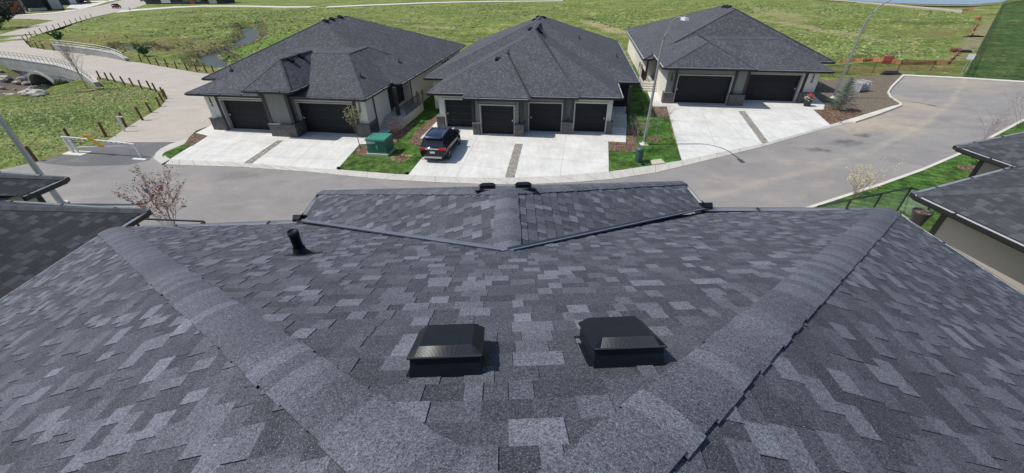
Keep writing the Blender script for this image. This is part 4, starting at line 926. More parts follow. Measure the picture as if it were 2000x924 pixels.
# ------------------------------------------------------------------ bridge over the creek
br = thing('bridge_parapet', (0, 0, 0), 0, 'near concrete bridge parapet with wire railing above a dark arched culvert', 'bridge')
W = [np.array(p) for p in PARN]
def par_wall(b, P, z0, z1, th, off=0, side=1):
    n = len(P)
    for i in range(n-1):
        a, c = P[i], P[i+1]; d = (c-a)/np.linalg.norm(c-a); nn = np.array([d[1], -d[0]])*side
        q = [a+nn*off, c+nn*off, c+nn*(off-th), a+nn*(off-th)]
        za = z1 if not callable(z1) else z1(i); zb = z1 if not callable(z1) else z1(i+1); y0 = z0 if not callable(z0) else z0(i); y1 = z0 if not callable(z0) else z0(i+1)
        vs = [(*q[0], y0), (*q[1], y1), (*q[2], y1), (*q[3], y0), (*q[0], za), (*q[1], zb), (*q[2], zb), (*q[3], za)]
        b.add(vs, [(0, 3, 2, 1), (4, 5, 6, 7), (0, 1, 5, 4), (1, 2, 6, 5), (2, 3, 7, 6), (3, 0, 4, 7)])
ztop = lambda i: [1.0, 1.0, 1.0, 1.0, 1.0, .95, .85, .45][i]
b = MB(); par_wall(b, W, lambda i: [-.75, -.7, -.65, -.6, -.55, -.4, -.3, -.25][i], ztop, .45); b.build('parapet', M_WALLC, br)
b = MB(); par_wall(b, W, lambda i: ztop(i)+.001, lambda i: ztop(i)+.10, .55, .05); b.build('coping', M_LCONC, br)
# arch wall set back beneath the parapet, with a real opening
A0 = np.array(PARN[1]); A1 = np.array(PARN[5]); dA = (A1-A0)/np.linalg.norm(A1-A0); nA = np.array([dA[1], -dA[0]]); o_ = A0-nA*.35; LA = np.linalg.norm(A1-A0)
sc_ = lambda P: float((np.array(G(*P, -1.0))-A0)@dA)
cx = float((np.array([-68.2, 61.2])-A0)@dA); rx_, rz_, zs_ = 4.6, 1.9, -2.5
b = MB(); N_ = 20; arc = [(cx+rx_*math.cos(PI-PI*k/N_), zs_+rz_*math.sin(PI*k/N_)) for k in range(N_+1)]
def P3(s, z, off=0): p = o_+dA*s+nA*off; return (p[0], p[1], z)
for k in range(N_):
    (s0, z0), (s1, z1) = arc[k], arc[k+1]; b.add([P3(s0, z0), P3(s1, z1), P3(s1, -.5), P3(s0, -.5)], [(0, 1, 2, 3)])
    b.add([P3(s0, z0), P3(s1, z1), P3(s1, z1, -9), P3(s0, z0, -9)], [(0, 3, 2, 1)])
for s0, s1 in ((-14, cx-rx_), (cx+rx_, LA+3)): b.add([P3(s0, -4.2), P3(s1, -4.2), P3(s1, -.5), P3(s0, -.5)], [(0, 1, 2, 3)])
for s0 in (cx-rx_, cx+rx_): b.add([P3(s0, -4.2), P3(s0, zs_), P3(s0, zs_, -9), P3(s0, -4.2, -9)], [(0, 1, 2, 3)])
b.build('arch_wall', concrete('block_concrete', (.22, .22, .215), .2), br)
b = MB()
for k in range(N_):
    for (r0, r1) in ((1.0, 1.0),):
        def q(kk, gr, off): a = PI-PI*kk/N_; return P3(cx+(rx_+gr)*math.cos(a), zs_+(rz_+gr)*math.sin(a), off)
        b.add([q(k, -.02, .25), q(k+1, -.02, .25), q(k+1, .32, .25), q(k, .32, .25), q(k, .32, 0), q(k+1, .32, 0), q(k, -.02, -.2), q(k+1, -.02, -.2)], [(0, 1, 2, 3), (3, 2, 5, 4), (6, 7, 1, 0)])
b.build('arch_ring', M_WALLC, br)
b = MB(); b.add([P3(cx-rx_-.5, -4, -8.9), P3(cx+rx_+.5, -4, -8.9), P3(cx+rx_+.5, 0, -8.9), P3(cx-rx_-.5, 0, -8.9)], [(0, 1, 2, 3)]); b.build('tunnel_end', M_DARKIN, br)
def rail_on(root, P, zt, h, rows, m, gap=1.6, r=.022):
    L = [0]
    for i in range(len(P)-1): L.append(L[-1]+np.linalg.norm(P[i+1]-P[i]))
    n = int(L[-1]/gap)
    def at(s):
        i = max(0, min(len(P)-2, int(np.searchsorted(L, s)-1))); t = (s-L[i])/(L[i+1]-L[i]); z = zt(i)+(zt(i+1)-zt(i))*t if callable(zt) else zt; return np.array([*(P[i]+(P[i+1]-P[i])*t), z])
    for k in range(n+1):
        p = at(L[-1]*k/n); b = MB(); b.tube([p, p+[0, 0, h]], r*1.2, 6); b.build('rail_post', m, root)
    b = MB()
    for z in rows: b.tube([at(L[-1]*k/n)+[0, 0, z] for k in range(n+1)], r, 5)
    b.build('rail', m, root)
Wi = [p-np.array([.2, -.1])*0 for p in W]
rail_on(br, Wi, lambda i: ztop(i)+.1, .85, (.82, .45), mat('dull_rail', (.20, .19, .18), .5), 1.25, .02)
bf = thing('bridge_parapet', (0, 0, 0), 0, 'far pale concrete parapet with steel pipe rails beside the small pond', 'bridge')
PF = [np.array(p) for p in PARF]
b = MB(); par_wall(b, PF, -1.9, lambda i: [.95, .95, .92, .8, .35][i], .45, 0, 1); b.build('parapet', M_WALLC, bf)
b = MB(); par_wall(b, PF, lambda i: [.951, .951, .921, .801, .351][i], lambda i: [1.03, 1.03, 1.0, .88, .43][i], .52, .04, 1); b.build('coping', M_LCONC, bf)
rail_on(bf, PF, lambda i: [1.03, 1.03, 1.0, .88, .43][i], .80, (.78, .40), M_WHITE, 2.4, .035)
# rocks by the culvert and on the bank
def rock(x, y, z, r, m=None, label='', sd=0, group=None):
    rs = random.Random(sd); bm = bmesh.new(); bmesh.ops.create_icosphere(bm, subdivisions=2, radius=r)
    for v in bm.verts:
        k = 1+.35*mn.noise(Vector((v.co*1.6/r)) + Vector((sd*3.1, sd, 0))); v.co = Vector((v.co.x*k*rs.uniform(.95, 1.05)*1.2, v.co.y*k, v.co.z*k*.62))
    bmesh.ops.rotate(bm, verts=bm.verts, matrix=Matrix.Rotation(rs.random()*6, 3, 'Z'))
    me = bpy.data.meshes.new('rock'); bm.to_mesh(me); bm.free(); me.materials.append(m or M_ROCK); o = bpy.data.objects.new('rock', me); COL.objects.link(o); o.location = (x, y, z)
    return tag(o, label, 'rock', group)
for i, (px, lb) in enumerate((((65, 189), 'pale boulder on the grassy bank, left of two'), ((79, 191), 'pale boulder on the grassy bank, right of two'))):
    p = G(*px, -.3); rock(p[0], p[1], float(hfun(np.array([p[0]]), np.array([p[1]]))[0])+.15, .75, label=lb, sd=i)
rs = random.Random(5); lab = 'grey rubble rock in the creek bed below the arched culvert'
for i in range(30):
    x, y = G(rs.uniform(6, 66), rs.uniform(160, 184), -2.3); z = float(hfun(np.array([x]), np.array([y]))[0])
    rock(x, y, z+.1, rs.uniform(.2, .6), M_DROCK if rs.random() < .45 else M_ROCK, lab, i+10, 'rocks below the culvert')
for i, (px, lb) in enumerate((((1110, 0), ''),)): pass
# ------------------------------------------------------------------ bollard posts along the path
def post_tree(label):
    t = thing('bollard_post', (0, 0, 0), 0, label, 'bollard', 'wooden posts along the path')
    b = MB(); b.lathe([(.09, -.1), (.085, 1.0), (.07, 1.04), (0, 1.045)], 9); b.build('post', M_WOOD, t); return t
ORD = ['first', 'second', 'third', 'fourth', 'fifth', 'sixth', 'seventh', 'eighth', 'ninth', 'tenth', 'eleventh', 'twelfth', 'thirteenth', 'fourteenth', 'fifteenth', 'sixteenth', 'seventeenth', 'eighteenth']
PB = [('%s wooden post from the street, in the row beside the narrow path', [(179, 34), (169, 37), (159, 40), (150, 43), (140, 47), (129, 50), (118, 54), (107, 57), (94, 60), (82, 64), (72, 69), (62, 72), (55, 76), (50, 82), (60, 91), (75, 95), (87, 97), (106, 99)]),
      ('%s wooden post right of the far parapet, along the pond side', [(276, 120), (294, 125), (310, 128), (327, 130), (346, 134), (366, 137), (385, 140), (404, 142), (418, 143)]),
      ('%s wooden post from the near parapet, round the grass bank', [(196, 154), (211, 157), (225, 160), (244, 166), (261, 169), (277, 173), (295, 175), (306, 180), (320, 188), (326, 193), (319, 199), (313, 208), (296, 220), (279, 235), (246, 247), (207, 266), (141, 278), (71, 314)])]
first = None; rs = random.Random(9)
for k, L in PB:
    for i_, px in enumerate(L):
        lb = k % ORD[i_]
        if first is None: o = first = post_tree(lb)
        else: o = copy_tree(first); o['label'] = lb
        x, y = G(*px); o.location = (x, y, -.02); o.rotation_euler = (rs.uniform(-.05, .05), rs.uniform(-.05, .05), rs.random()*3); s = 1.15 if px[1] > 230 else 1.0; o.scale = (s, s, s*rs.uniform(.92, 1.05))
x, y = G(244, 257); wp = thing('white_post', (x, y, 0), 0, 'bent white steel post at the edge of the path near a wooden post', 'post')
b = MB(); b.bar((0, 0, 0), (0, 0, 1.25), .11, .11); b.bar((-.05, .0, 1.25), (.35, .12, 1.2), .1, .1); b.build('post', M_WHITE, wp)
# ------------------------------------------------------------------ barrier gate with yellow board
gx0, gy0 = G(143, 298); gx1, gy1 = G(275, 307); dx, dy = gx1-gx0, gy1-gy0; GL_ = math.hypot(dx, dy)
gt = thing('barrier_gate', (gx0, gy0, 0), math.atan2(dy, dx), 'white steel swing barrier with a yellow warning board across the dark asphalt path', 'gate')
b = MB(); b.box(-.08, -.08, 0, .08, .08, 1.25); b.build('hinge_post', M_WHITE, gt)
b = MB(); b.box(.42, -.06, 0, .54, .06, 1.15); b.build('inner_post', M_WHITE, gt)
b = MB(); b.box(-.5, -.45, .0, 1.3, .35, .03); b.build('base_plate', M_LCONC, gt)
b = MB(); b.bar((-.1, 0, 1.22), (GL_, 0, .98), .09, .10); b.build('top_bar', M_WHITE, gt)
b = MB(); b.bar((.5, 0, .45), (GL_*.62, 0, .70), .07, .08); b.bar((GL_*.62, 0, .70), (GL_, 0, .93), .07, .08); b.build('lower_bar', M_WHITE, gt)
b = MB(); b.bar((GL_, 0, 1.0), (GL_+.1, 0, .0), .10, .12); b.build('end_leg', M_WHITE, gt)
b = MB(); b.box(GL_-.2, -.5, 0, GL_+.9, -.3, .05); b.build('foot', M_WHITE, gt)
b = MB(); sx = GL_*.44
for j in range(4): b.bar((sx-.62+j*.28, -.09, 1.42-j*.22), (sx-.12+j*.28, -.09, 1.42-j*.22), .03, .21)
sg_ = b.build('warning_board', M_YEL, gt)
b = MB()
for j in range(4):
    for k in range(3): b.box(sx-.56+j*.28+k*.16, -.115, 1.40-j*.22, sx-.46+j*.28+k*.16, -.106, 1.43-j*.22)
b.build('black_marks', M_TRIM, sg_)
b = MB()
for k in range(12): 
    t = .08+.075*k; b.bar((GL_*t, -.052, 1.215-.24*t), (GL_*(t+.03), -.052, 1.21-.24*(t+.03)), .005, .05)
b.build('reflective_marks', mat('rust_mark', (.22, .12, .06), .7), gt)
# ------------------------------------------------------------------ street lamps
def street_lamp(px, top_z, reach, ang, label, base_r=.11):
    x, y = G(*px); t = thing('street_lamp', (x, y, .05), ang, label, 'street lamp', 'galvanised street lamps')
    pts = [(0, 0, 0), (0, 0, top_z*.72)]; R_ = top_z*.28
    for k in range(1, 13):
        a = k/12*PI/2*1.0; pts.append((reach*.88*(1-math.cos(a)), 0, top_z*.72+R_*math.sin(a)))
    pts.append((reach, 0, top_z+.0)); rad = [base_r]+[base_r*.72]+[base_r*(.70-.27*k/12) for k in range(1, 13)]+[base_r*.4]
    b = MB(); b.tube(pts, rad, 12); b.build('pole', M_GALV, t)
    b = MB(); b.lathe([(.19, 0), (.19, .10), (.14, .12), (.14, .3)], 14); b.box(-.28, -.28, -.1, .28, .28, .06); b.build('base', M_LCONC, t)
    b = MB(); b.frus(reach-.05, -.13, reach+.62, .13, top_z-.09, top_z+.05, .03); b.box(reach+.15, -.04, top_z+.05, reach+.24, .04, top_z+.12); h = b.build('lamp_head', mat('lamp_grey', (.55, .56, .58), .4), t)
    b = MB(); b.frus(reach+.05, -.09, reach+.52, .09, top_z-.105, top_z-.088, .01); b.build('lens', mat('lamp_lens', (.5, .5, .45), .2), h)
    b = MB(); b.box(base_r-.01, -.05, .5, base_r+.01, .05, .8); b.build('hand_hole_cover', M_GALV, t)
    return t
street_lamp((1257, 284), 8.6, 2.7, math.atan2(-2.87, .0), 'curved grey street lamp in the lawn between the middle and right houses')
street_lamp((1626, 193), 8.9, 2.7, math.radians(-58), 'curved grey street lamp behind the spruce at the dirt lot')
street_lamp((122, 400), 8.6, 2.6, math.radians(140), 'dark grey street lamp pole rising behind the left neighbouring roof', .15)
# ------------------------------------------------------------------ utility boxes, slab, pallet, pots
x, y = G(746, 300); ub = thing('transformer_box', (x, y, LZ), math.radians(-9), 'large green utility transformer box on a concrete pad in the lawn', 'utility box')
b = MB(); b.box(-.80, -.72, -.05, .80, .80, .16); b.build('pad', M_GUT, ub)
b = MB(); b.frus(-.72, -.62, .72, .68, .16, 1.10, .02); b.build('cabinet', M_GREENBOX, ub)
b = MB(); b.frus(-.76, -.68, .76, .72, 1.10, 1.22, .03); b.build('lid', mat('green_lid', (.045, .23, .16), .4), ub)
b = MB(); b.box(-.64, -.632, .85, -.30, -.604, 1.05); b.box(-.28, -.632, .90, -.05, -.604, 1.03); b.build('warning_sticker', mat('sticker', (.6, .62, .6), .5), ub)
b = MB(); b.box(-.02, -.66, .6, .12, -.60, .74); b.box(.02, -.65, .45, .08, -.6, .6); b.build('latch', mat('latch_grey', (.35, .36, .36), .4), ub)
x, y = G(1246, 318); pd = thing('utility_pedestal', (x, y, LZ), math.radians(-9), 'small upright green ribbed pedestal in the lawn by the kerb', 'utility box')
b = MB(); b.lathe([(.25, 0), (.235, .85)], 16, smooth=False); b.build('shell', M_PED, pd)
for k in range(8): a = k*PI/4+.2; b = MB()
b = MB(); b.lathe([(.27, .85), (.27, .95), (.20, 1.02), (0, 1.03)], 16, smooth=False); b.build('cap', M_PED, pd)
b = MB()
for k in range(16): a = (k+.5)*PI/8; b.bar((.245*math.cos(a), .245*math.sin(a), .02), (.228*math.cos(a), .228*math.sin(a), .84), .02, .02)
b.build('ribs', mat('pedestal_rib', (.035, .08, .06), .6), pd)
tag(sheet('paving_slab', [(1269, 313), (1291, 310), (1300, 318), (1275, 321)], LZ+.07, mat('buff_slab', (.50, .45, .33), .9, var=.08), kind=None if False else 'structure', th=.1), None)
for px in ((1255, 324), (662, 332), (795, 342)):
    x, y = G(*px); t = thing('curb_valve', (x, y, LZ), 0, {1255: 'small black valve cap by the kerb below the green pedestal', 662: 'small black valve cap at the kerb corner of the left driveway', 795: 'small black valve cap at the kerb corner below the parked suv'}[px[0]], 'valve cap'); b = MB(); b.lathe([(.13, 0), (.12, .10), (.07, .13), (0, .13)], 10); b.build('cap', M_BLACK, t)
x, y = G(1675, 178); pl = thing('brick_pallet', (x, y, .06), math.radians(20), 'open grey crate of stacked paving stones on the dirt lot', 'crate')
b = MB()
for u in (-.7, 0, .7): b.box(u-.05, -.6, 0, u+.05, .6, .1)
for v in np.linspace(-.55, .55, 6): b.box(-.75, v-.05, .1, .75, v+.05, .125)
b.build('pallet', mat('grey_wood', (.30, .28, .26), .9), pl)
rs = random.Random(2); M_PAVER = mat('grey_paver', (.36, .36, .38), .9, var=.2, vscale=4); b = MB()
for i in range(5):
    for j in range(4):
        for k in range(4):
            if k == 3 and rs.random() < .5: continue
            b.box(-.68+i*.27, -.52+j*.26, .13+k*.17, -.68+i*.27+.24, -.52+j*.26+.23, .13+k*.17+.155)
b.build('paving_stones', M_PAVER, pl)
b = MB()
for u in (-.74, .74):
    for v in (-.58, .58): b.bar((u, v, .1), (u, v, .95), .06, .06)
for v in (-.58, .58): b.bar((-.74, v, .93), (.74, v, .93), .05, .07); b.bar((-.74, v, .5), (.74, v, .5), .04, .06)
for u in (-.74, 0, .74): b.bar((u, -.58, .93), (u, .58, .93), .05, .07)
b.build('crate_frame', mat('pale_wood', (.50, .49, .47), .8), pl)
x, y = G(1575, 207, .1); fp = thing('flower_pot', (x, y, .1), 0, 'dark pot of red and white flowers beside the right garage door', 'flower pot')
b = MB(); b.lathe([(0, 0), (.26, 0), (.33, .55), (.35, .58), (.30, .58), (.28, .5), (0, .5)], 16); b.build('pot', mat('pot_plastic', (.03, .032, .036), .5), fp)
def blob_leaves(n, c, r, size, mi=0, seed=0, b=None, flat=.8):
    rs = random.Random(seed); b = b or MB()
    for _ in range(n):
        d = Vector((rs.gauss(0, 1), rs.gauss(0, 1), rs.gauss(0, 1))).normalized()*r*rs.random()**.4; p = Vector(c)+Vector((d.x, d.y, d.z*flat))
        a = Vector((rs.gauss(0, 1), rs.gauss(0, 1), rs.gauss(0, 1))).normalized(); e = a.orthogonal().normalized(); s = size*rs.uniform(.6, 1.3)
        b.add([p-e*s*.5, p+a*s, p+e*s*.5, p-a*s*.6], [(0, 1, 2, 3)], mi)
    return b
M_LEAFG = mat('green_leaf', (.06, .14, .03), .6, var=.3, vscale=8); M_RED = mat('red_petal', (.55, .03, .03), .6); M_WHP = mat('white_petal', (.75, .68, .62), .6)
blob_leaves(260, (0, 0, .72), .36, .07).build('foliage', M_LEAFG, fp); blob_leaves(90, (0, 0, .85), .36, .075, seed=4).build('red_flowers', M_RED, fp); blob_leaves(70, (-.1, -.05, .75), .38, .07, seed=6).build('white_flowers', M_WHP, fp)
# ------------------------------------------------------------------ saplings, shrubs, spruce
def sapling(name, px, z, h, label, cat='tree', bark=M_BARK, leaf=None, nl=0, ls=.04, spread=.55, trunk=.4, seed=1, n0=14, rt=.03, group=None, lift=.25, thin=1.0):
    rs = random.Random(seed); x, y = G(*px, z) if px[0] is not None else px[1]; t = thing(name, (x, y, z), 0, label, cat, group); tips = []
    b = MB(); lean = Vector((rs.uniform(-.04, .04), rs.uniform(-.04, .04), 1)); hh = h*trunk
    if trunk > 0: b.tube([(0, 0, -.05), lean*hh*.5, lean*hh, lean*h*.8, lean*h*.98], [rt, rt*.85, rt*.7, rt*.35, rt*.12], 7); b.build('trunk', bark, t)
    b = MB()
    def branch(p, d, L, r, dep):
        pts = [p]; q = Vector(p); dd = Vector(d)
        for k in range(4):
            dd = (dd+Vector((rs.gauss(0, .10), rs.gauss(0, .10), rs.gauss(.05, .07)))).normalized(); q = q+dd*L/4; pts.append(q.copy())
            if dep > 0 and k >= 1:
                for _ in range(rs.choice((1, 2))):
                    sd_ = (dd+Vector((rs.gauss(0, .55), rs.gauss(0, .55), rs.gauss(.1, .3)))).normalized(); branch(q.copy(), sd_, L*rs.uniform(.35, .6), r*.5, dep-1)
            if leaf and dep <= 1: tips.append(q.copy())
        b.tube(pts, [r*(1-.2*i) for i in range(5)], 4, caps=False)
    for i in range(n0):
        f = i/n0; a = i*2.4+rs.uniform(-.3, .3); z0 = hh+(h*.8-hh)*f*.8 if trunk > 0 else .02
        d = Vector((math.cos(a)*spread, math.sin(a)*spread, 1-.2*f+lift)).normalized(); branch(lean*z0 if trunk > 0 else Vector((rs.uniform(-.1, .1), rs.uniform(-.1, .1), 0)), d, h*(.55-.25*f if trunk > 0 else rs.uniform(.6, 1)), rt*.38*thin, 2)
    b.build('branches', bark, t)
    if leaf and nl:
        lb = MB()
        for k in range(nl):
            p = rs.choice(tips)+Vector((rs.gauss(0, .03), rs.gauss(0, .03), rs.gauss(0, .03))); a = Vector((rs.gauss(0, 1), rs.gauss(0, 1), rs.gauss(0, 1))).normalized(); e = a.orthogonal().normalized(); s = ls*rs.uniform(.6, 1.4)
            lb.add([p-e*s*.5, p+a*s, p+e*s*.5, p-a*s*.6], [(0, 1, 2, 3)])
        lb.build('leaves', leaf, t)
    return t
M_YLEAF = mat('yellow_green_leaf', (.26, .27, .09), .7, var=.3, vscale=10); M_RLEAF = mat('red_bud_leaf', (.25, .065, .050), .7, var=.3, vscale=10); M_PLEAF = mat('pink_blossom', (.42, .26, .24), .7, var=.3, vscale=12)
M_CLEAF = mat('cream_blossom', (.55, .50, .27), .7, var=.3, vscale=10)
sapling('young_tree', (704, 291), LZ, 2.6, 'slender young tree with yellow green buds in front of the left house', leaf=M_YLEAF, nl=520, ls=.05, seed=3, rt=.035, n0=18, spread=.42, trunk=.34)
sapling('young_tree', (783, 308), LZ, 2.3, 'slender young tree with dark red buds left of the parked suv', bark=M_REDB, leaf=M_RLEAF, nl=220, ls=.035, seed=5, rt=.028, n0=14, spread=.45, trunk=.42)
sapling('young_tree', (1241, 296), LZ, 2.3, 'bare pale branched sapling left of the middle street lamp', leaf=None, seed=8, rt=.03, n0=16, spread=.5, trunk=.25, bark=mat('pale_bark', (.30, .24, .20), .9))
sapling('young_tree', (1279, 272), LZ, 2.5, 'bare sapling with pinkish twigs right of the middle street lamp', leaf=M_PLEAF, nl=160, ls=.03, seed=12, rt=.025, n0=14, spread=.75, trunk=.3, bark=mat('pale_bark'))
sapling('shrub', (1298, 236), LZ, .8, 'small leafy shrub in the grass beside the right driveway', 'shrub', leaf=M_PLEAF, nl=200, ls=.04, seed=13, rt=.03, n0=12, spread=.9, trunk=0)
sapling('young_tree', (172, 174), -.02, 4.6, 'bare sapling on the grass bank in front of the bridge', leaf=None, seed=15, rt=.06, n0=18, spread=.35, trunk=.25, bark=mat('pale_bark'))
sapling('shrub', (345, 458), .1, 2.7, 'red budded shrub rising between left neighbouring roof and the road', 'shrub', bark=M_REDB, leaf=M_RLEAF, nl=2400, ls=.034, seed=21, rt=.04, n0=11, spread=.42, trunk=0, lift=.15)
sapling('shrub', (1668, 385), .1, 1.65, 'cream blossoming shrub at the lawn edge behind the right glass railing', 'shrub', bark=mat('tan_bark', (.30, .20, .10), .9), leaf=M_CLEAF, nl=900, ls=.034, seed=23, rt=.035, n0=12, spread=.5, trunk=0, lift=.1)
sapling('shrub', (1925, 272), .1, 1.9, 'brown twiggy shrub by the road kerb, behind the right upper roof corner', 'shrub', bark=M_REDB, leaf=M_RLEAF, nl=120, ls=.04, seed=31, rt=.025, n0=9, spread=.4, trunk=0, thin=.8)
sapling('shrub', (1990, 250), .1, 2.6, 'tall reddish twig shrub at the right edge of the frame', 'shrub', bark=M_REDB, leaf=M_RLEAF, nl=200, ls=.05, seed=33, rt=.03, n0=9, spread=.4, trunk=0, thin=.8)
sapling('shrub', (1640, 240), .08, .7, 'low twig shrub in the mulch in front of the spruce', 'shrub', bark=M_REDB, seed=35, rt=.02, n0=6, spread=.6, trunk=0)
sapling('shrub', (1908, 322), .12, .8, 'low green shrub in the mown lawn below the right upper gutter', 'shrub', leaf=M_LEAFG, nl=700, ls=.05, seed=37, rt=.03, n0=12, spread=1.2, trunk=0)
x, y = G(1636, 217); spz = thing('spruce_tree', (x, y, .05), 0, 'small blue green spruce in the mulch bed beside the right house', 'tree')
b = MB(); b.tube([(0, 0, -.05), (0, 0, 1.5), (0, 0, 3.0)], [.06, .04, .012], 7); b.build('trunk', M_BARK, spz)
rs = random.Random(4); lb = MB(); bb = MB()
for k in range(120):
    f = (k/120)**.9; z = .15+2.7*f; L = (1.25*(1-f)**.9+.10)*rs.uniform(.65, 1.15); a = k*2.399+rs.uniform(-.3, .3); tip = Vector((math.cos(a)*L, math.sin(a)*L, z+L*rs.uniform(-.02, .28))); base = Vector((0, 0, z)); bb.tube([base, (base+tip)/2-Vector((0, 0, .04*L)), tip], [.014, .009, .004], 3, caps=False)
    for q in range(int(12+46*L)):
        t_ = rs.uniform(.12, 1); p = base.lerp(tip, t_)+Vector((rs.gauss(0, .06), rs.gauss(0, .06), rs.gauss(0, .03)))*(1.3-t_*.6); d = ((tip-base).normalized()+Vector((rs.gauss(0, .5), rs.gauss(0, .5), rs.gauss(.1, .4)))).normalized(); e = d.orthogonal().normalized(); s = rs.uniform(.05, .10)
        lb.add([p-e*.016, p+e*.016, p+d*s], [(0, 1, 2)])
bb.build('limbs', M_BARK, spz); lb.build('needles', mat('spruce_needles', (.085, .145, .105), .7, var=.35, vscale=6), spz)
# ------------------------------------------------------------------ parked suv
def suv_body():
    """cross sections along x (rear -> front); returns MB for body and glass"""
    Lh, Wd = 2.30, .92
    prof = [(-2.28, .42, .95, .80), (-2.22, .36, 1.05, .88), (-1.9, .30, 1.10, .915), (-1.0, .28, 1.08, .925), (0, .26, 1.05, .925), (.9, .26, 1.02, .92), (1.2, .28, 1.03, .915), (1.8, .30, .98, .89), (2.15, .36, .88, .82), (2.28, .42, .74, .70)]
    b = MB(); n = None; rings = []
    for x, z0, z1, w_ in prof:
        r = [(-w_*.82, z0), (-w_*.97, z0+.12), (-w_, z0+.35), (-w_*.985, z1-.14), (-w_*.90, z1), (w_*.90, z1), (w_*.985, z1-.14), (w_, z0+.35), (w_*.97, z0+.12), (w_*.82, z0)]
        rings.append([(x, y, z) for y, z in r])
    m = 10; vs = [p for r in rings for p in r]; fs = [(i*m+k, i*m+(k+1) % m, (i+1)*m+(k+1) % m, (i+1)*m+k) for i in range(len(rings)-1) for k in range(m)]
    b.add(vs, fs, 0, smooth=True); b.add(rings[0], [tuple(range(m))[::-1]]); b.add(rings[-1], [tuple(range(m))])
    return b
x, y = G(862, 296); th_ = math.radians(77)
sv = thing('parked_suv', (-4.99, 27.75, .1), math.radians(82), 'black suv with roof rails parked on the driveway of the middle house', 'car')
M_CARB = mat('black_car_paint', (.004, .005, .009), .15, spec=.45); M_SILV = mat('silver_trim', (.45, .45, .46), .25, metal=.7)
body_ = suv_body().build('body', M_CARB, sv); 
b = MB()
gr_ = [(-2.05, .80, 1.06, -1.70, .62, 1.62), ]
lo = [(-2.12, -.84, 1.03), (-2.12, .84, 1.03), (1.05, .84, 1.03), (1.05, -.84, 1.03)]; hi = [(-1.72, -.64, 1.60), (-1.72, .64, 1.60), (.25, .64, 1.62), (.25, -.64, 1.62)]
b.add(lo+hi, [(0, 1, 5, 4), (1, 2, 6, 5), (2, 3, 7, 6), (3, 0, 4, 7)]); b.build('window_glass', M_GLASS, sv)
b = MB(); rr = [(-1.78, .62, 1.60), (-1.70, .66, 1.64), (-.8, .67, 1.685), (.1, .66, 1.665), (.32, .62, 1.61)]
vs = [p for x_, w_, z in rr for p in ((x_, -w_, z-.03), (x_, -w_*.8, z+.012), (x_, w_*.8, z+.012), (x_, w_, z-.03))]; b.add(vs, [(i*4+k, i*4+k+1, (i+1)*4+k+1, (i+1)*4+k) for i in range(4) for k in range(3)]+[(0, 3, 2, 1), (16, 17, 18, 19)], 0, True)
for yk in (-.3, -.1, .1, .3): b.bar((-1.6, yk, 1.69), (-.5, yk, 1.705), .03, .014)
b.build('roof_panel', mat('navy_roof', (.016, .026, .060), .18, spec=.8), sv)
for s in (-1, 1):
    b = MB(); b.tube([(-1.62, s*.60, 1.66), (-1.5, s*.60, 1.73), (.0, s*.60, 1.74), (.15, s*.60, 1.66)], .022, 6); b.build('roof_rail', M_SILV, sv)
    for x0, x1, x2, x3 in ((-1.30, -1.26, -1.02, -1.00), (-.16, -.1, .02, .02)):
        b = MB(); b.bar((x0, s*.853, 1.03), (x2, s*.652, 1.60), .05, .03); b.build('pillar', M_CARB, sv)
    b = MB(); b.bar((-2.10, s*.83, 1.03), (-1.72, s*.65, 1.60), .09, .05); b.bar((1.05, s*.83, 1.04), (.25, s*.65, 1.62), .07, .05); b.build('pillar', M_CARB, sv)
    b = MB(); b.box(.75, s*.93-.10, 1.05, .95, s*.93+.10, 1.19); b.build('mirror', M_CARB, sv)
    b = MB(); b.frus(-2.31, min(s*.46, s*.88), -2.02, max(s*.46, s*.88), .93, 1.06, .01); b.build('tail_light', mat('tail_red', (.45, .02, .02), .2), sv)
    b = MB(); b.frus(2.0, min(s*.5, s*.86), 2.26, max(s*.5, s*.86), .72, .84, .01); b.build('headlight', mat('lamp_clear', (.6, .6, .62), .1), sv)
    b = MB(); b.box(-1.85, s*.905-.02, .22, 1.75, s*.905+.02, .34); b.build('sill_trim', mat('grey_cladding', (.07, .07, .072), .6), sv)
    for xw in (-1.38, 1.32):
        tw = MB(); R3 = np.array([[1, 0, 0], [0, 0, 1], [0, -1, 0.]])
        t0 = MB(); t0.lathe([(.20, -.11), (.33, -.115), (.355, -.08), (.355, .08), (.33, .115), (.20, .11)], 22); t0.v = [tuple(R3@np.array(q)+np.array([xw, s*.83, .355])) for q in t0.v]; wl = t0.build('wheel', M_RUB, sv)
        t0 = MB(); t0.lathe([(.0, .07), (.06, .09), (.19, .07), (.215, .10), (.215, -.1), (.19, -.07), (.06, -.09), (0, -.07)], 10, smooth=False); t0.v = [tuple(R3@np.array(q)+np.array([xw, s*.83, .355])) for q in t0.v]; t0.build('rim', M_SILV, wl)
        t0 = MB(); t0.tube([(xw+.42*math.cos(a), s*.905, .34+.42*math.sin(a)) for a in np.linspace(0, PI, 12)], .035, 6); t0.build('wheel_arch', mat('grey_cladding'), sv)
b = MB(); b.box(-2.335, -.62, .36, -2.2, .62, .48); b.build('bumper_strip', M_SILV, sv)
b = MB(); b.box(-2.325, -.46, .97, -2.25, .46, 1.03); b.build('tailgate_trim', mat('bright_chrome', (.7, .7, .72), .15, metal=.6), sv)
b = MB(); b.box(-2.315, -.17, .70, -2.26, .17, .84); b.build('number_plate', M_WHITE, sv)
b = MB(); b.frus(-1.98, -.60, -1.66, .60, 1.585, 1.625, .03); b.build('spoiler', M_CARB, sv)
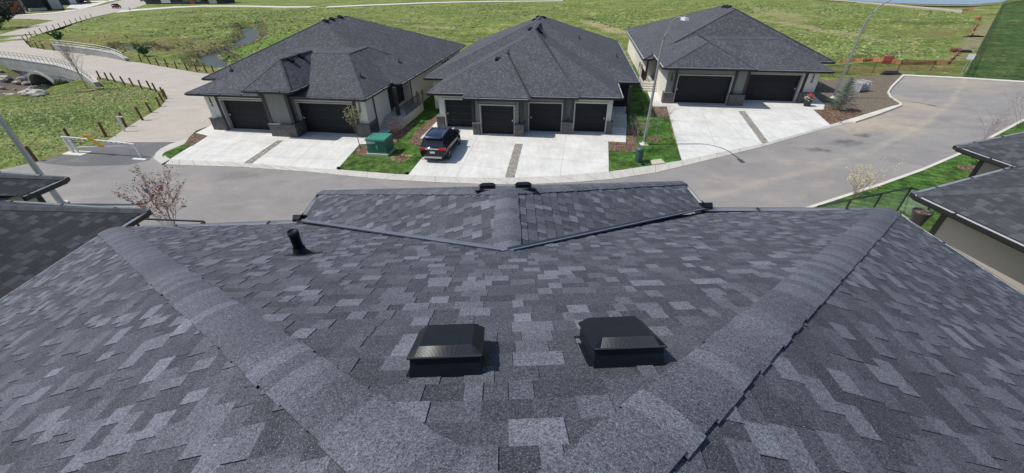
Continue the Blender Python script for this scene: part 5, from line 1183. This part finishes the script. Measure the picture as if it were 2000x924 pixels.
# ------------------------------------------------------------------ chain link fence, sign, orange silt fence
def link_mat():
    g = NG('chain_link'); m1 = g.N.new('ShaderNodeMapping'); m1.inputs['Rotation'].default_value = (0, 0, PI/4); g.L.new(g.tc.outputs['UV'], m1.inputs[0])
    br_ = g.N.new('ShaderNodeTexBrick'); br_.offset = 0; br_.inputs['Scale'].default_value = 1; br_.inputs['Brick Width'].default_value = .07; br_.inputs['Row Height'].default_value = .07; br_.inputs['Mortar Size'].default_value = .005; g.L.new(m1.outputs[0], br_.inputs['Vector'])
    g.L.new(br_.outputs['Fac'], g.b.inputs['Alpha']); return g.done((.02, .02, .022), .5)
M_LINK = link_mat()
def fence(pts, h, gap, label, name='chain_link_fence', mesh=True, z=0.0):
    P = [np.array(G(*p, z)) for p in pts]; t = thing(name, (P[0][0], P[0][1], z), 0, label, 'fence'); Q = [p-P[0] for p in P]
    m = MB(); r = MB()
    for a, c in zip(Q[:-1], Q[1:]):
        L = np.linalg.norm(c-a); n = max(1, round(L/gap)); d = (c-a)/L
        for k in range(n+(1 if c is Q[-1] else 0)):
            p = a+d*L*k/n; b = MB(); b.tube([(*p, -.1), (*p, h+.02)], .03, 6); b.build('fence_post', M_TRIM, t)
        r.tube([(*a, h), (*c, h)], .024, 6)
        if mesh:
            i = len(m.f); m.add([(*a, .03), (*c, .03), (*c, h-.02), (*a, h-.02)], [(0, 1, 2, 3)]); m.uv[i] = [(0, 0), (L, 0), (L, h), (0, h)]
    r.build('top_rail', M_TRIM, t)
    if mesh: m.build('wire_mesh', M_LINK, t)
fence([(1600, 151), (1752, 139), (1881, 141)], 1.25, 3.6, 'dark chain link fence running behind the dirt lot to the sign')
fence([(1886, 149), (1958, 10)], 1.3, 3.0, 'long dark chain link fence along the left edge of the dark green lawn')
fence([(1958, 10), (2005, 2), (2100, -8)], 1.3, 3.5, 'far chain link fence along the trail at the top right corner')
x, y = G(1873, 151); sn = thing('sign_post', (x, y, 0), math.radians(-25), 'small blank white sign on a grey post at the fence corner', 'sign')
b = MB(); b.box(-.05, -.05, -.1, .05, .05, 2.5); b.build('post', M_GALV, sn); b = MB(); b.box(-.32, -.075, 1.95, .32, -.052, 2.55); b.build('sign_panel', M_WHITE, sn)
def silt(pts, h, label, z=-.1, jit=.0, seed=1, w=.05):
    rs = random.Random(seed); P = [np.array(G(*p, z)) for p in pts]; Q = []
    for a, c in zip(P[:-1], P[1:]):
        n = max(2, int(np.linalg.norm(c-a)/1.2)); Q += [a+(c-a)*k/n for k in range(n)]
    Q.append(P[-1]); x0, y0 = Q[0]; Zs = hfun(np.array([q[0] for q in Q]), np.array([q[1] for q in Q])); z0 = float(Zs[0])
    t = thing('silt_fence', (x0, y0, z0), 0, label, 'fence', 'orange silt fences in the field'); b = MB(); R_ = [(q[0]-x0+rs.gauss(0, .08), q[1]-y0+rs.gauss(0, .08), float(zz)-z0) for q, zz in zip(Q, Zs)]
    for p, q in zip(R_[:-1], R_[1:]):
        k1, k2 = h*rs.uniform(.7, 1.1), h*rs.uniform(.7, 1.1); o1, o2 = rs.uniform(-.2, .2), rs.uniform(-.2, .2)
        b.add([(p[0], p[1], p[2]-.05), (q[0], q[1], q[2]-.05), (q[0]+.0, q[1]+o1, q[2]+k1), (p[0], p[1]+o1, p[2]+k1), (p[0], p[1]+w, p[2]-.05), (q[0], q[1]+w, q[2]-.05), (q[0], q[1]+o1+w, q[2]+k1), (p[0], p[1]+o1+w, p[2]+k1)], [(0, 1, 2, 3), (5, 4, 7, 6), (3, 2, 6, 7)])
    b.build('mesh_fabric', M_ORANGE, t)
    for i in range(0, len(R_), 3): p = R_[i]; s = MB(); s.bar((p[0], p[1]-.04, p[2]-.1), (p[0]+rs.uniform(-.15, .15), p[1]-.04, p[2]+h*1.15), .05, .05); s.build('stake', M_WOOD, t)
silt([(1640, 123), (1700, 120), (1760, 127), (1848, 127), (1862, 115), (1871, 103)], .42, 'long low orange silt fence behind the chain link fence')
silt([(1855, 101), (1878, 101)], .55, 'short orange silt fence piece beside a dark tarp')
silt([(1895, 69), (1906, 54), (1911, 46)], .45, 'small orange silt fence piece on the field below the pond')
silt([(1905, 38), (1915, 38), (1912, 33)], .8, 'crumpled orange netting heap near the trail')
silt([(1878, 21), (1902, 21)], .5, 'orange netting lying across the far trail')
def patch(name, pts, z, m, kind='structure'): return sheet(name, pts, z, m, kind, th=.04)
x, y = G(1730, 124); on = thing('orange_net', (x, y, -.2), 0, 'bright square of orange netting standing in the long silt fence', 'netting'); b = MB(); b.box(-.62, -.04, 0, .62, .04, 1.15); b.build('net_panel', mat('bright_orange_mesh', (.85, .17, .11), .6), on)
for i in (-.62, .62): b = MB(); b.bar((i, -.06, -.1), (i, -.06, 1.2), .05, .05); b.build('stake', M_WOOD, on)
x, y = G(1738, 145); bt = rock(x, y, .05, .75, mat('black_tarp', (.012, .012, .014), .6), 'black crumpled tarp heap between dirt lot and chain link fence', 3); bt.name = 'tarp_heap'; bt['category'] = 'tarp'; bt.scale = (1.5, .8, .7)
for (px, a_, lb) in (((1880, 100), .9, 'dark crumpled tarp beside the orange netting on the field'), ((1905, 66), 1.1, 'dark tarp heap beside the far silt fence')):
    x, y = G(*px); r_ = rock(x, y, float(hfun(np.array([x]), np.array([y]))[0])+.1, a_, mat('black_tarp'), lb, int(px[0])); r_.name = 'tarp_heap'; r_['category'] = 'tarp'; r_.scale = (1.4, .6, .4)
# ------------------------------------------------------------------ far houses, cars and shrubs at the top left
def far_house(p0, p1, depth, h, label, m, feats, roofh=2.6, z=.1):
    a = np.array(G(*p0, z)); c = np.array(G(*p1, z)); L = np.linalg.norm(c-a); t = thing('street_house', (a[0], a[1], z), math.atan2(c[1]-a[1], c[0]-a[0]), label, 'house')
    b = MB(); b.box(0, 0, -.2, L, depth, h); b.build('wall', m, t)
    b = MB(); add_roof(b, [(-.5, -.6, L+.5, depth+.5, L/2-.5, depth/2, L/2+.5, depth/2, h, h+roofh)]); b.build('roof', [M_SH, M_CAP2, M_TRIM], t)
    for f in feats:
        k, u0, u1, z0, z1 = f[:5]; mm = {'door': M_FRAME, 'brick': M_BRICK, 'win': M_WHITE, 'grey': M_FRAME, 'dark': M_DARKIN, 'porch': M_GUT, 'white': M_WHITE}[k]
        if k == 'brick': b = MB(); b.box(u0, -.12, z0, u1, -.002, z1); b.build('brick_panel', mm, t)
        elif k == 'win':
            b = MB(); b.box(u0, -.06, z0, u1, -.002, z1); w_ = b.build('window', mm, t); b = MB(); n = 2; dw = (u1-u0)/n
            for i in range(n): b.box(u0+i*dw+.1, -.075, z0+.12, u0+(i+1)*dw-.1, -.061, z1-.12)
            b.build('pane', M_GLASS, w_)
        elif k in ('door', 'grey'):
            b = MB(); b.box(u0, -.05, z0, u1, -.002, z1); d_ = b.build('garage_door', mm, t); b = MB()
            for i in range(5): b.box(u0+.3+i*(u1-u0-.6)/5, -.06, z1-.45, u0+.1+(i+1)*(u1-u0-.6)/5, -.051, z1-.2)
            b.build('door_window', M_GLASS, d_)
        elif k == 'dark': b = MB(); b.box(u0, -.04, z0, u1, -.002, z1); b.build('front_door', mm, t)
        elif k == 'porch': b = MB(); b.box(u0, -2.2, 0, u1, -.002, z1); b.build('porch', mm, t)
        elif k == 'white': b = MB(); b.box(u0, -.05, z0, u1, -.002, z1); b.build('siding_panel', mm, t)
    return t
far_house((-60, 34), (50, 25.5), 12, 9, 'dark house at the top left with a red brick base panel', M_NAVY, [('brick', 1, 15.9, .0, 3.9), ('win', 3, 6, 5, 7)])
far_house((54, 22), (126, 18), 12, 8.5, 'dark grey house with pale garage door at the top left', M_NAVY, [('grey', 7.2, 10.4, .1, 5.5), ('porch', .4, 5.2, .0, .9), ('dark', 5.6, 6.8, .3, 4.0)])
far_house((134, 9), (176, 4), 12, 8, 'dark house with white siding panel behind the parked red car', M_NAVY, [('white', 2, 8, .1, 5)])
far_house((285, 7.5), (425, 7.2), 11, 7.5, 'long dark row house beyond the trail with white windows and a brick panel', M_NAVY, [('white', 8.7, 13.5, .3, 5), ('brick', 23.6, 26.3, 0, 7), ('win', 20.4, 23.2, 1.0, 4.0), ('win', 26.7, 29.4, 1.0, 4.0), ('grey', 33.5, 37.5, .1, 3.6), ('dark', 31, 32.5, .2, 3.6)])
fence([(310, 11), (330, 10.5), (440, 9.5)], 1.2, 3.2, 'dark iron fence in front of the far row house', 'iron_fence', False)
def far_car(px, ang, label, m):
    x, y = G(*px, .05); t = thing('parked_car', (x, y, .05), ang, label, 'car'); b = suv_body(); b.build('body', m, t)
    b = MB(); lo = [(-2.05, -.84, 1.03), (-2.05, .84, 1.03), (1.1, .84, 1.03), (1.1, -.84, 1.03)]; hi = [(-1.6, -.66, 1.58), (-1.6, .66, 1.58), (.3, .66, 1.6), (.3, -.66, 1.6)]; b.add(lo+hi, [(0, 1, 5, 4), (1, 2, 6, 5), (2, 3, 7, 6), (3, 0, 4, 7)]); b.build('window_glass', M_GLASS, t)
    b = MB(); b.box(-1.62, -.67, 1.58, .32, .67, 1.64); b.build('roof_panel', m, t)
    for s in (-1, 1):
        for xw in (-1.38, 1.32): b = MB(); b.bar((xw, s*.95, .34), (xw, s*.72, .34), .5, .64); b.build('wheel', M_RUB, t)
        b = MB(); b.box(-2.3, min(s*.5, s*.85), .85, -2.15, max(s*.5, s*.85), 1.0); b.build('tail_light', mat('tail_red'), t)
M_MAR = mat('maroon_paint', (.16, .012, .030), .2, spec=.7)
c1 = far_car((229, 16), math.radians(112), 'dark red car on the far street at the path end', M_MAR)
far_car((168, 7.5), math.radians(5), 'dark red car parked before the garage of a far house', M_MAR)
far_car((283, 3), math.radians(160), 'grey car parked near the far row house', mat('grey_paint', (.14, .15, .17), .3))
far_car((305, 1), math.radians(160), 'pale silver car parked left of the far row house', mat('silver_paint', (.5, .5, .52), .3))
x, y = G(247, 19, .1); pbx = thing('jersey_barrier', (x, y, .05), math.radians(-20), 'pale concrete barrier block at the junction of trail and street', 'barrier')
b = MB(); b.frus(-2.2, -.35, 2.2, .35, 0, .9, .12); b.build('block', M_LCONC, pbx)
sapling('bush', (0, 55), -.02, 5.5, 'dense dark bush at the left edge by the far path', 'bush', leaf=mat('dark_leaf', (.035, .055, .035), .7, var=.4, vscale=2), nl=6000, ls=.28, seed=41, rt=.10, n0=22, spread=1.3, trunk=0, lift=.2)
sapling('bush', (118, 84), -.02, 1.6, 'small green bush behind the left end of the far parapet', 'bush', leaf=M_LEAFG, nl=1200, ls=.14, seed=43, rt=.05, n0=10, spread=.5, trunk=0)
sapling('bush', (284, 112), -.3, 1.6, 'green reeds at the edge of the small pond', 'bush', leaf=M_LEAFG, nl=1400, ls=.14, seed=44, rt=.05, n0=12, spread=.8, trunk=0)
sapling('bush', (92, 190), -1.0, .95, 'grey green willow bush on the bank beside the culvert arch', 'bush', leaf=mat('willow_leaf', (.17, .21, .12), .7, var=.3, vscale=3), nl=3500, ls=.10, seed=46, rt=.03, n0=20, spread=.7, trunk=0)
sapling('bush', (124, 171), -.6, .7, 'low green bush against the bridge wall right of the arch', 'bush', leaf=mat('olive_leaf', (.10, .13, .045), .7, var=.3, vscale=3), nl=2500, ls=.10, seed=47, rt=.02, n0=18, spread=1.3, trunk=0)
# ------------------------------------------------------------------ grass tufts and reeds standing in the field and lawns
def tufts(name, n, regionf, size, m, seed, blades=5, lean=.5):
    rs = np.random.RandomState(seed); P = regionf(rs, n); Z = hfun(P[:, 0], P[:, 1]) if regionf.__name__ != 'lawn_pts' else np.full(len(P), LZ); b = MB(); R2 = random.Random(seed)
    for (x_, y_), z_ in zip(P, Z):
        s = size*R2.uniform(.5, 1.5)
        for k in range(blades):
            a = R2.random()*6.28; w_ = s*.16; hx, hy = math.cos(a)*s*lean*R2.random(), math.sin(a)*s*lean*R2.random(); ox, oy = R2.gauss(0, s*.3), R2.gauss(0, s*.3); ca, sa = -math.sin(a)*w_, math.cos(a)*w_
            b.add([(x_+ox-ca, y_+oy-sa, z_-.02), (x_+ox+ca, y_+oy+sa, z_-.02), (x_+ox+hx, y_+oy+hy, z_+s)], [(0, 1, 2)])
    tag(b.build(name, m), kind='stuff')
PATHP = np.array(path_poly)
def inpoly(P, poly):
    x_, y_ = P[:, 0], P[:, 1]; ins = np.zeros(len(P), bool); n = len(poly)
    for i in range(n):
        x1, y1 = poly[i]; x2, y2 = poly[(i+1) % n]; c_ = ((y1 > y_) != (y2 > y_)) & (x_ < (x2-x1)*(y_-y1)/(y2-y1+1e-12)+x1); ins ^= c_
    return ins
FIELDP = np.array([G(*p) for p in [(185, 35), (105, 60), (60, 73), (52, 82), (62, 90), (110, 97), (250, 112), (330, 130), (420, 142), (520, 90), (640, 30), (900, 70), (1060, 20), (1240, 60), (1420, 12), (1640, 118), (1860, 118), (1900, 25), (1700, 9), (1500, 3), (1000, 6), (560, 18), (300, 20)]])
def field_pts(rs, n):
    P = np.stack([rs.uniform(FIELDP[:, 0].min(), FIELDP[:, 0].max(), n*3), rs.uniform(FIELDP[:, 1].min(), FIELDP[:, 1].max(), n*3)], 1); k = np.sin(P[:, 0]*.07+P[:, 1]*.05)+np.sin(P[:, 0]*.19-P[:, 1]*.13)+rs.normal(0, .8, len(P)); P = P[k > .2]; return P[inpoly(P, FIELDP)][:n]
def bank_pts(rs, n):
    out = []
    for pl, wd in ((CR1, 3.4), (CR2, 3.2), (CR3, 2.4)):
        for a, c in zip(pl[:-1], pl[1:]):
            m_ = int(n*np.hypot(c[0]-a[0], c[1]-a[1])/70); t_ = rs.uniform(0, 1, (m_, 1)); d = np.array(c)-np.array(a); d /= np.hypot(*d); nn = np.array([-d[1], d[0]]); s_ = rs.choice([-1, 1], (m_, 1))*rs.uniform(.55, 1.15, (m_, 1))*wd; out.append(np.array(a)+t_*(np.array(c)-np.array(a))+nn*s_)
    P = np.concatenate(out); return P[~inpoly(P, PATHP)]
ISL = np.array([G(*p) for p in [(0, 328), (71, 312), (135, 292), (205, 273), (250, 242), (308, 208), (322, 193), (310, 180), (285, 172), (240, 164), (185, 156), (120, 175), (40, 200), (0, 205)]])
def isl_pts(rs, n):
    P = np.stack([rs.uniform(ISL[:, 0].min(), ISL[:, 0].max(), n*3), rs.uniform(ISL[:, 1].min(), ISL[:, 1].max(), n*3)], 1); return P[inpoly(P, ISL)][:n]
M_REED = mat('reed_stalks', (.36, .31, .17), .9, var=.4, vscale=1.2)
tufts('dry_reeds', 1500, bank_pts, .28, M_REED, 2, 6, .9)

def clumps(name, n, regionf, r0, r1, h0, h1, m, seed):
    rs = np.random.RandomState(seed); P = regionf(rs, n); Z = hfun(P[:, 0], P[:, 1]); R2 = random.Random(seed); b = MB()
    for (x_, y_), z_ in zip(P, Z):
        r = R2.uniform(r0, r1); h = R2.uniform(h0, h1); a0 = R2.random()*6; e = R2.uniform(.6, 1.5); k = R2.choice((4, 5, 6)); vs = [(x_+r*e*math.cos(a0+i*2*PI/k)*R2.uniform(.6, 1.2), y_+r/e*math.sin(a0+i*2*PI/k)*R2.uniform(.6, 1.2), z_-.03) for i in range(k)]+[(x_+R2.gauss(0, r*.3), y_+R2.gauss(0, r*.3), z_+h)]
        b.add(vs, [(i, (i+1) % k, k) for i in range(k)])
    tag(b.build(name, m), kind='stuff')
M_PALET = mat('pale_tuft', (.30, .33, .13), .95, var=.35, vscale=1.1); M_OLIVE = mat('olive_tuft', (.085, .115, .035), .95, var=.35, vscale=.9); M_GRNT = mat('green_tuft', (.13, .20, .045), .95, var=.3, vscale=.8)
clumps('pale_grass_tufts', 9000, field_pts, .10, .38, .04, .14, M_PALET, 11)
clumps('green_grass_tufts', 9000, field_pts, .15, .55, .06, .20, M_GRNT, 12)
clumps('olive_weeds', 4500, field_pts, .15, .45, .08, .24, M_OLIVE, 13)
clumps('bank_tufts', 2600, isl_pts, .06, .22, .03, .09, M_PALET, 14)
clumps('bank_weeds', 2600, isl_pts, .06, .26, .03, .10, M_GRNT, 15)
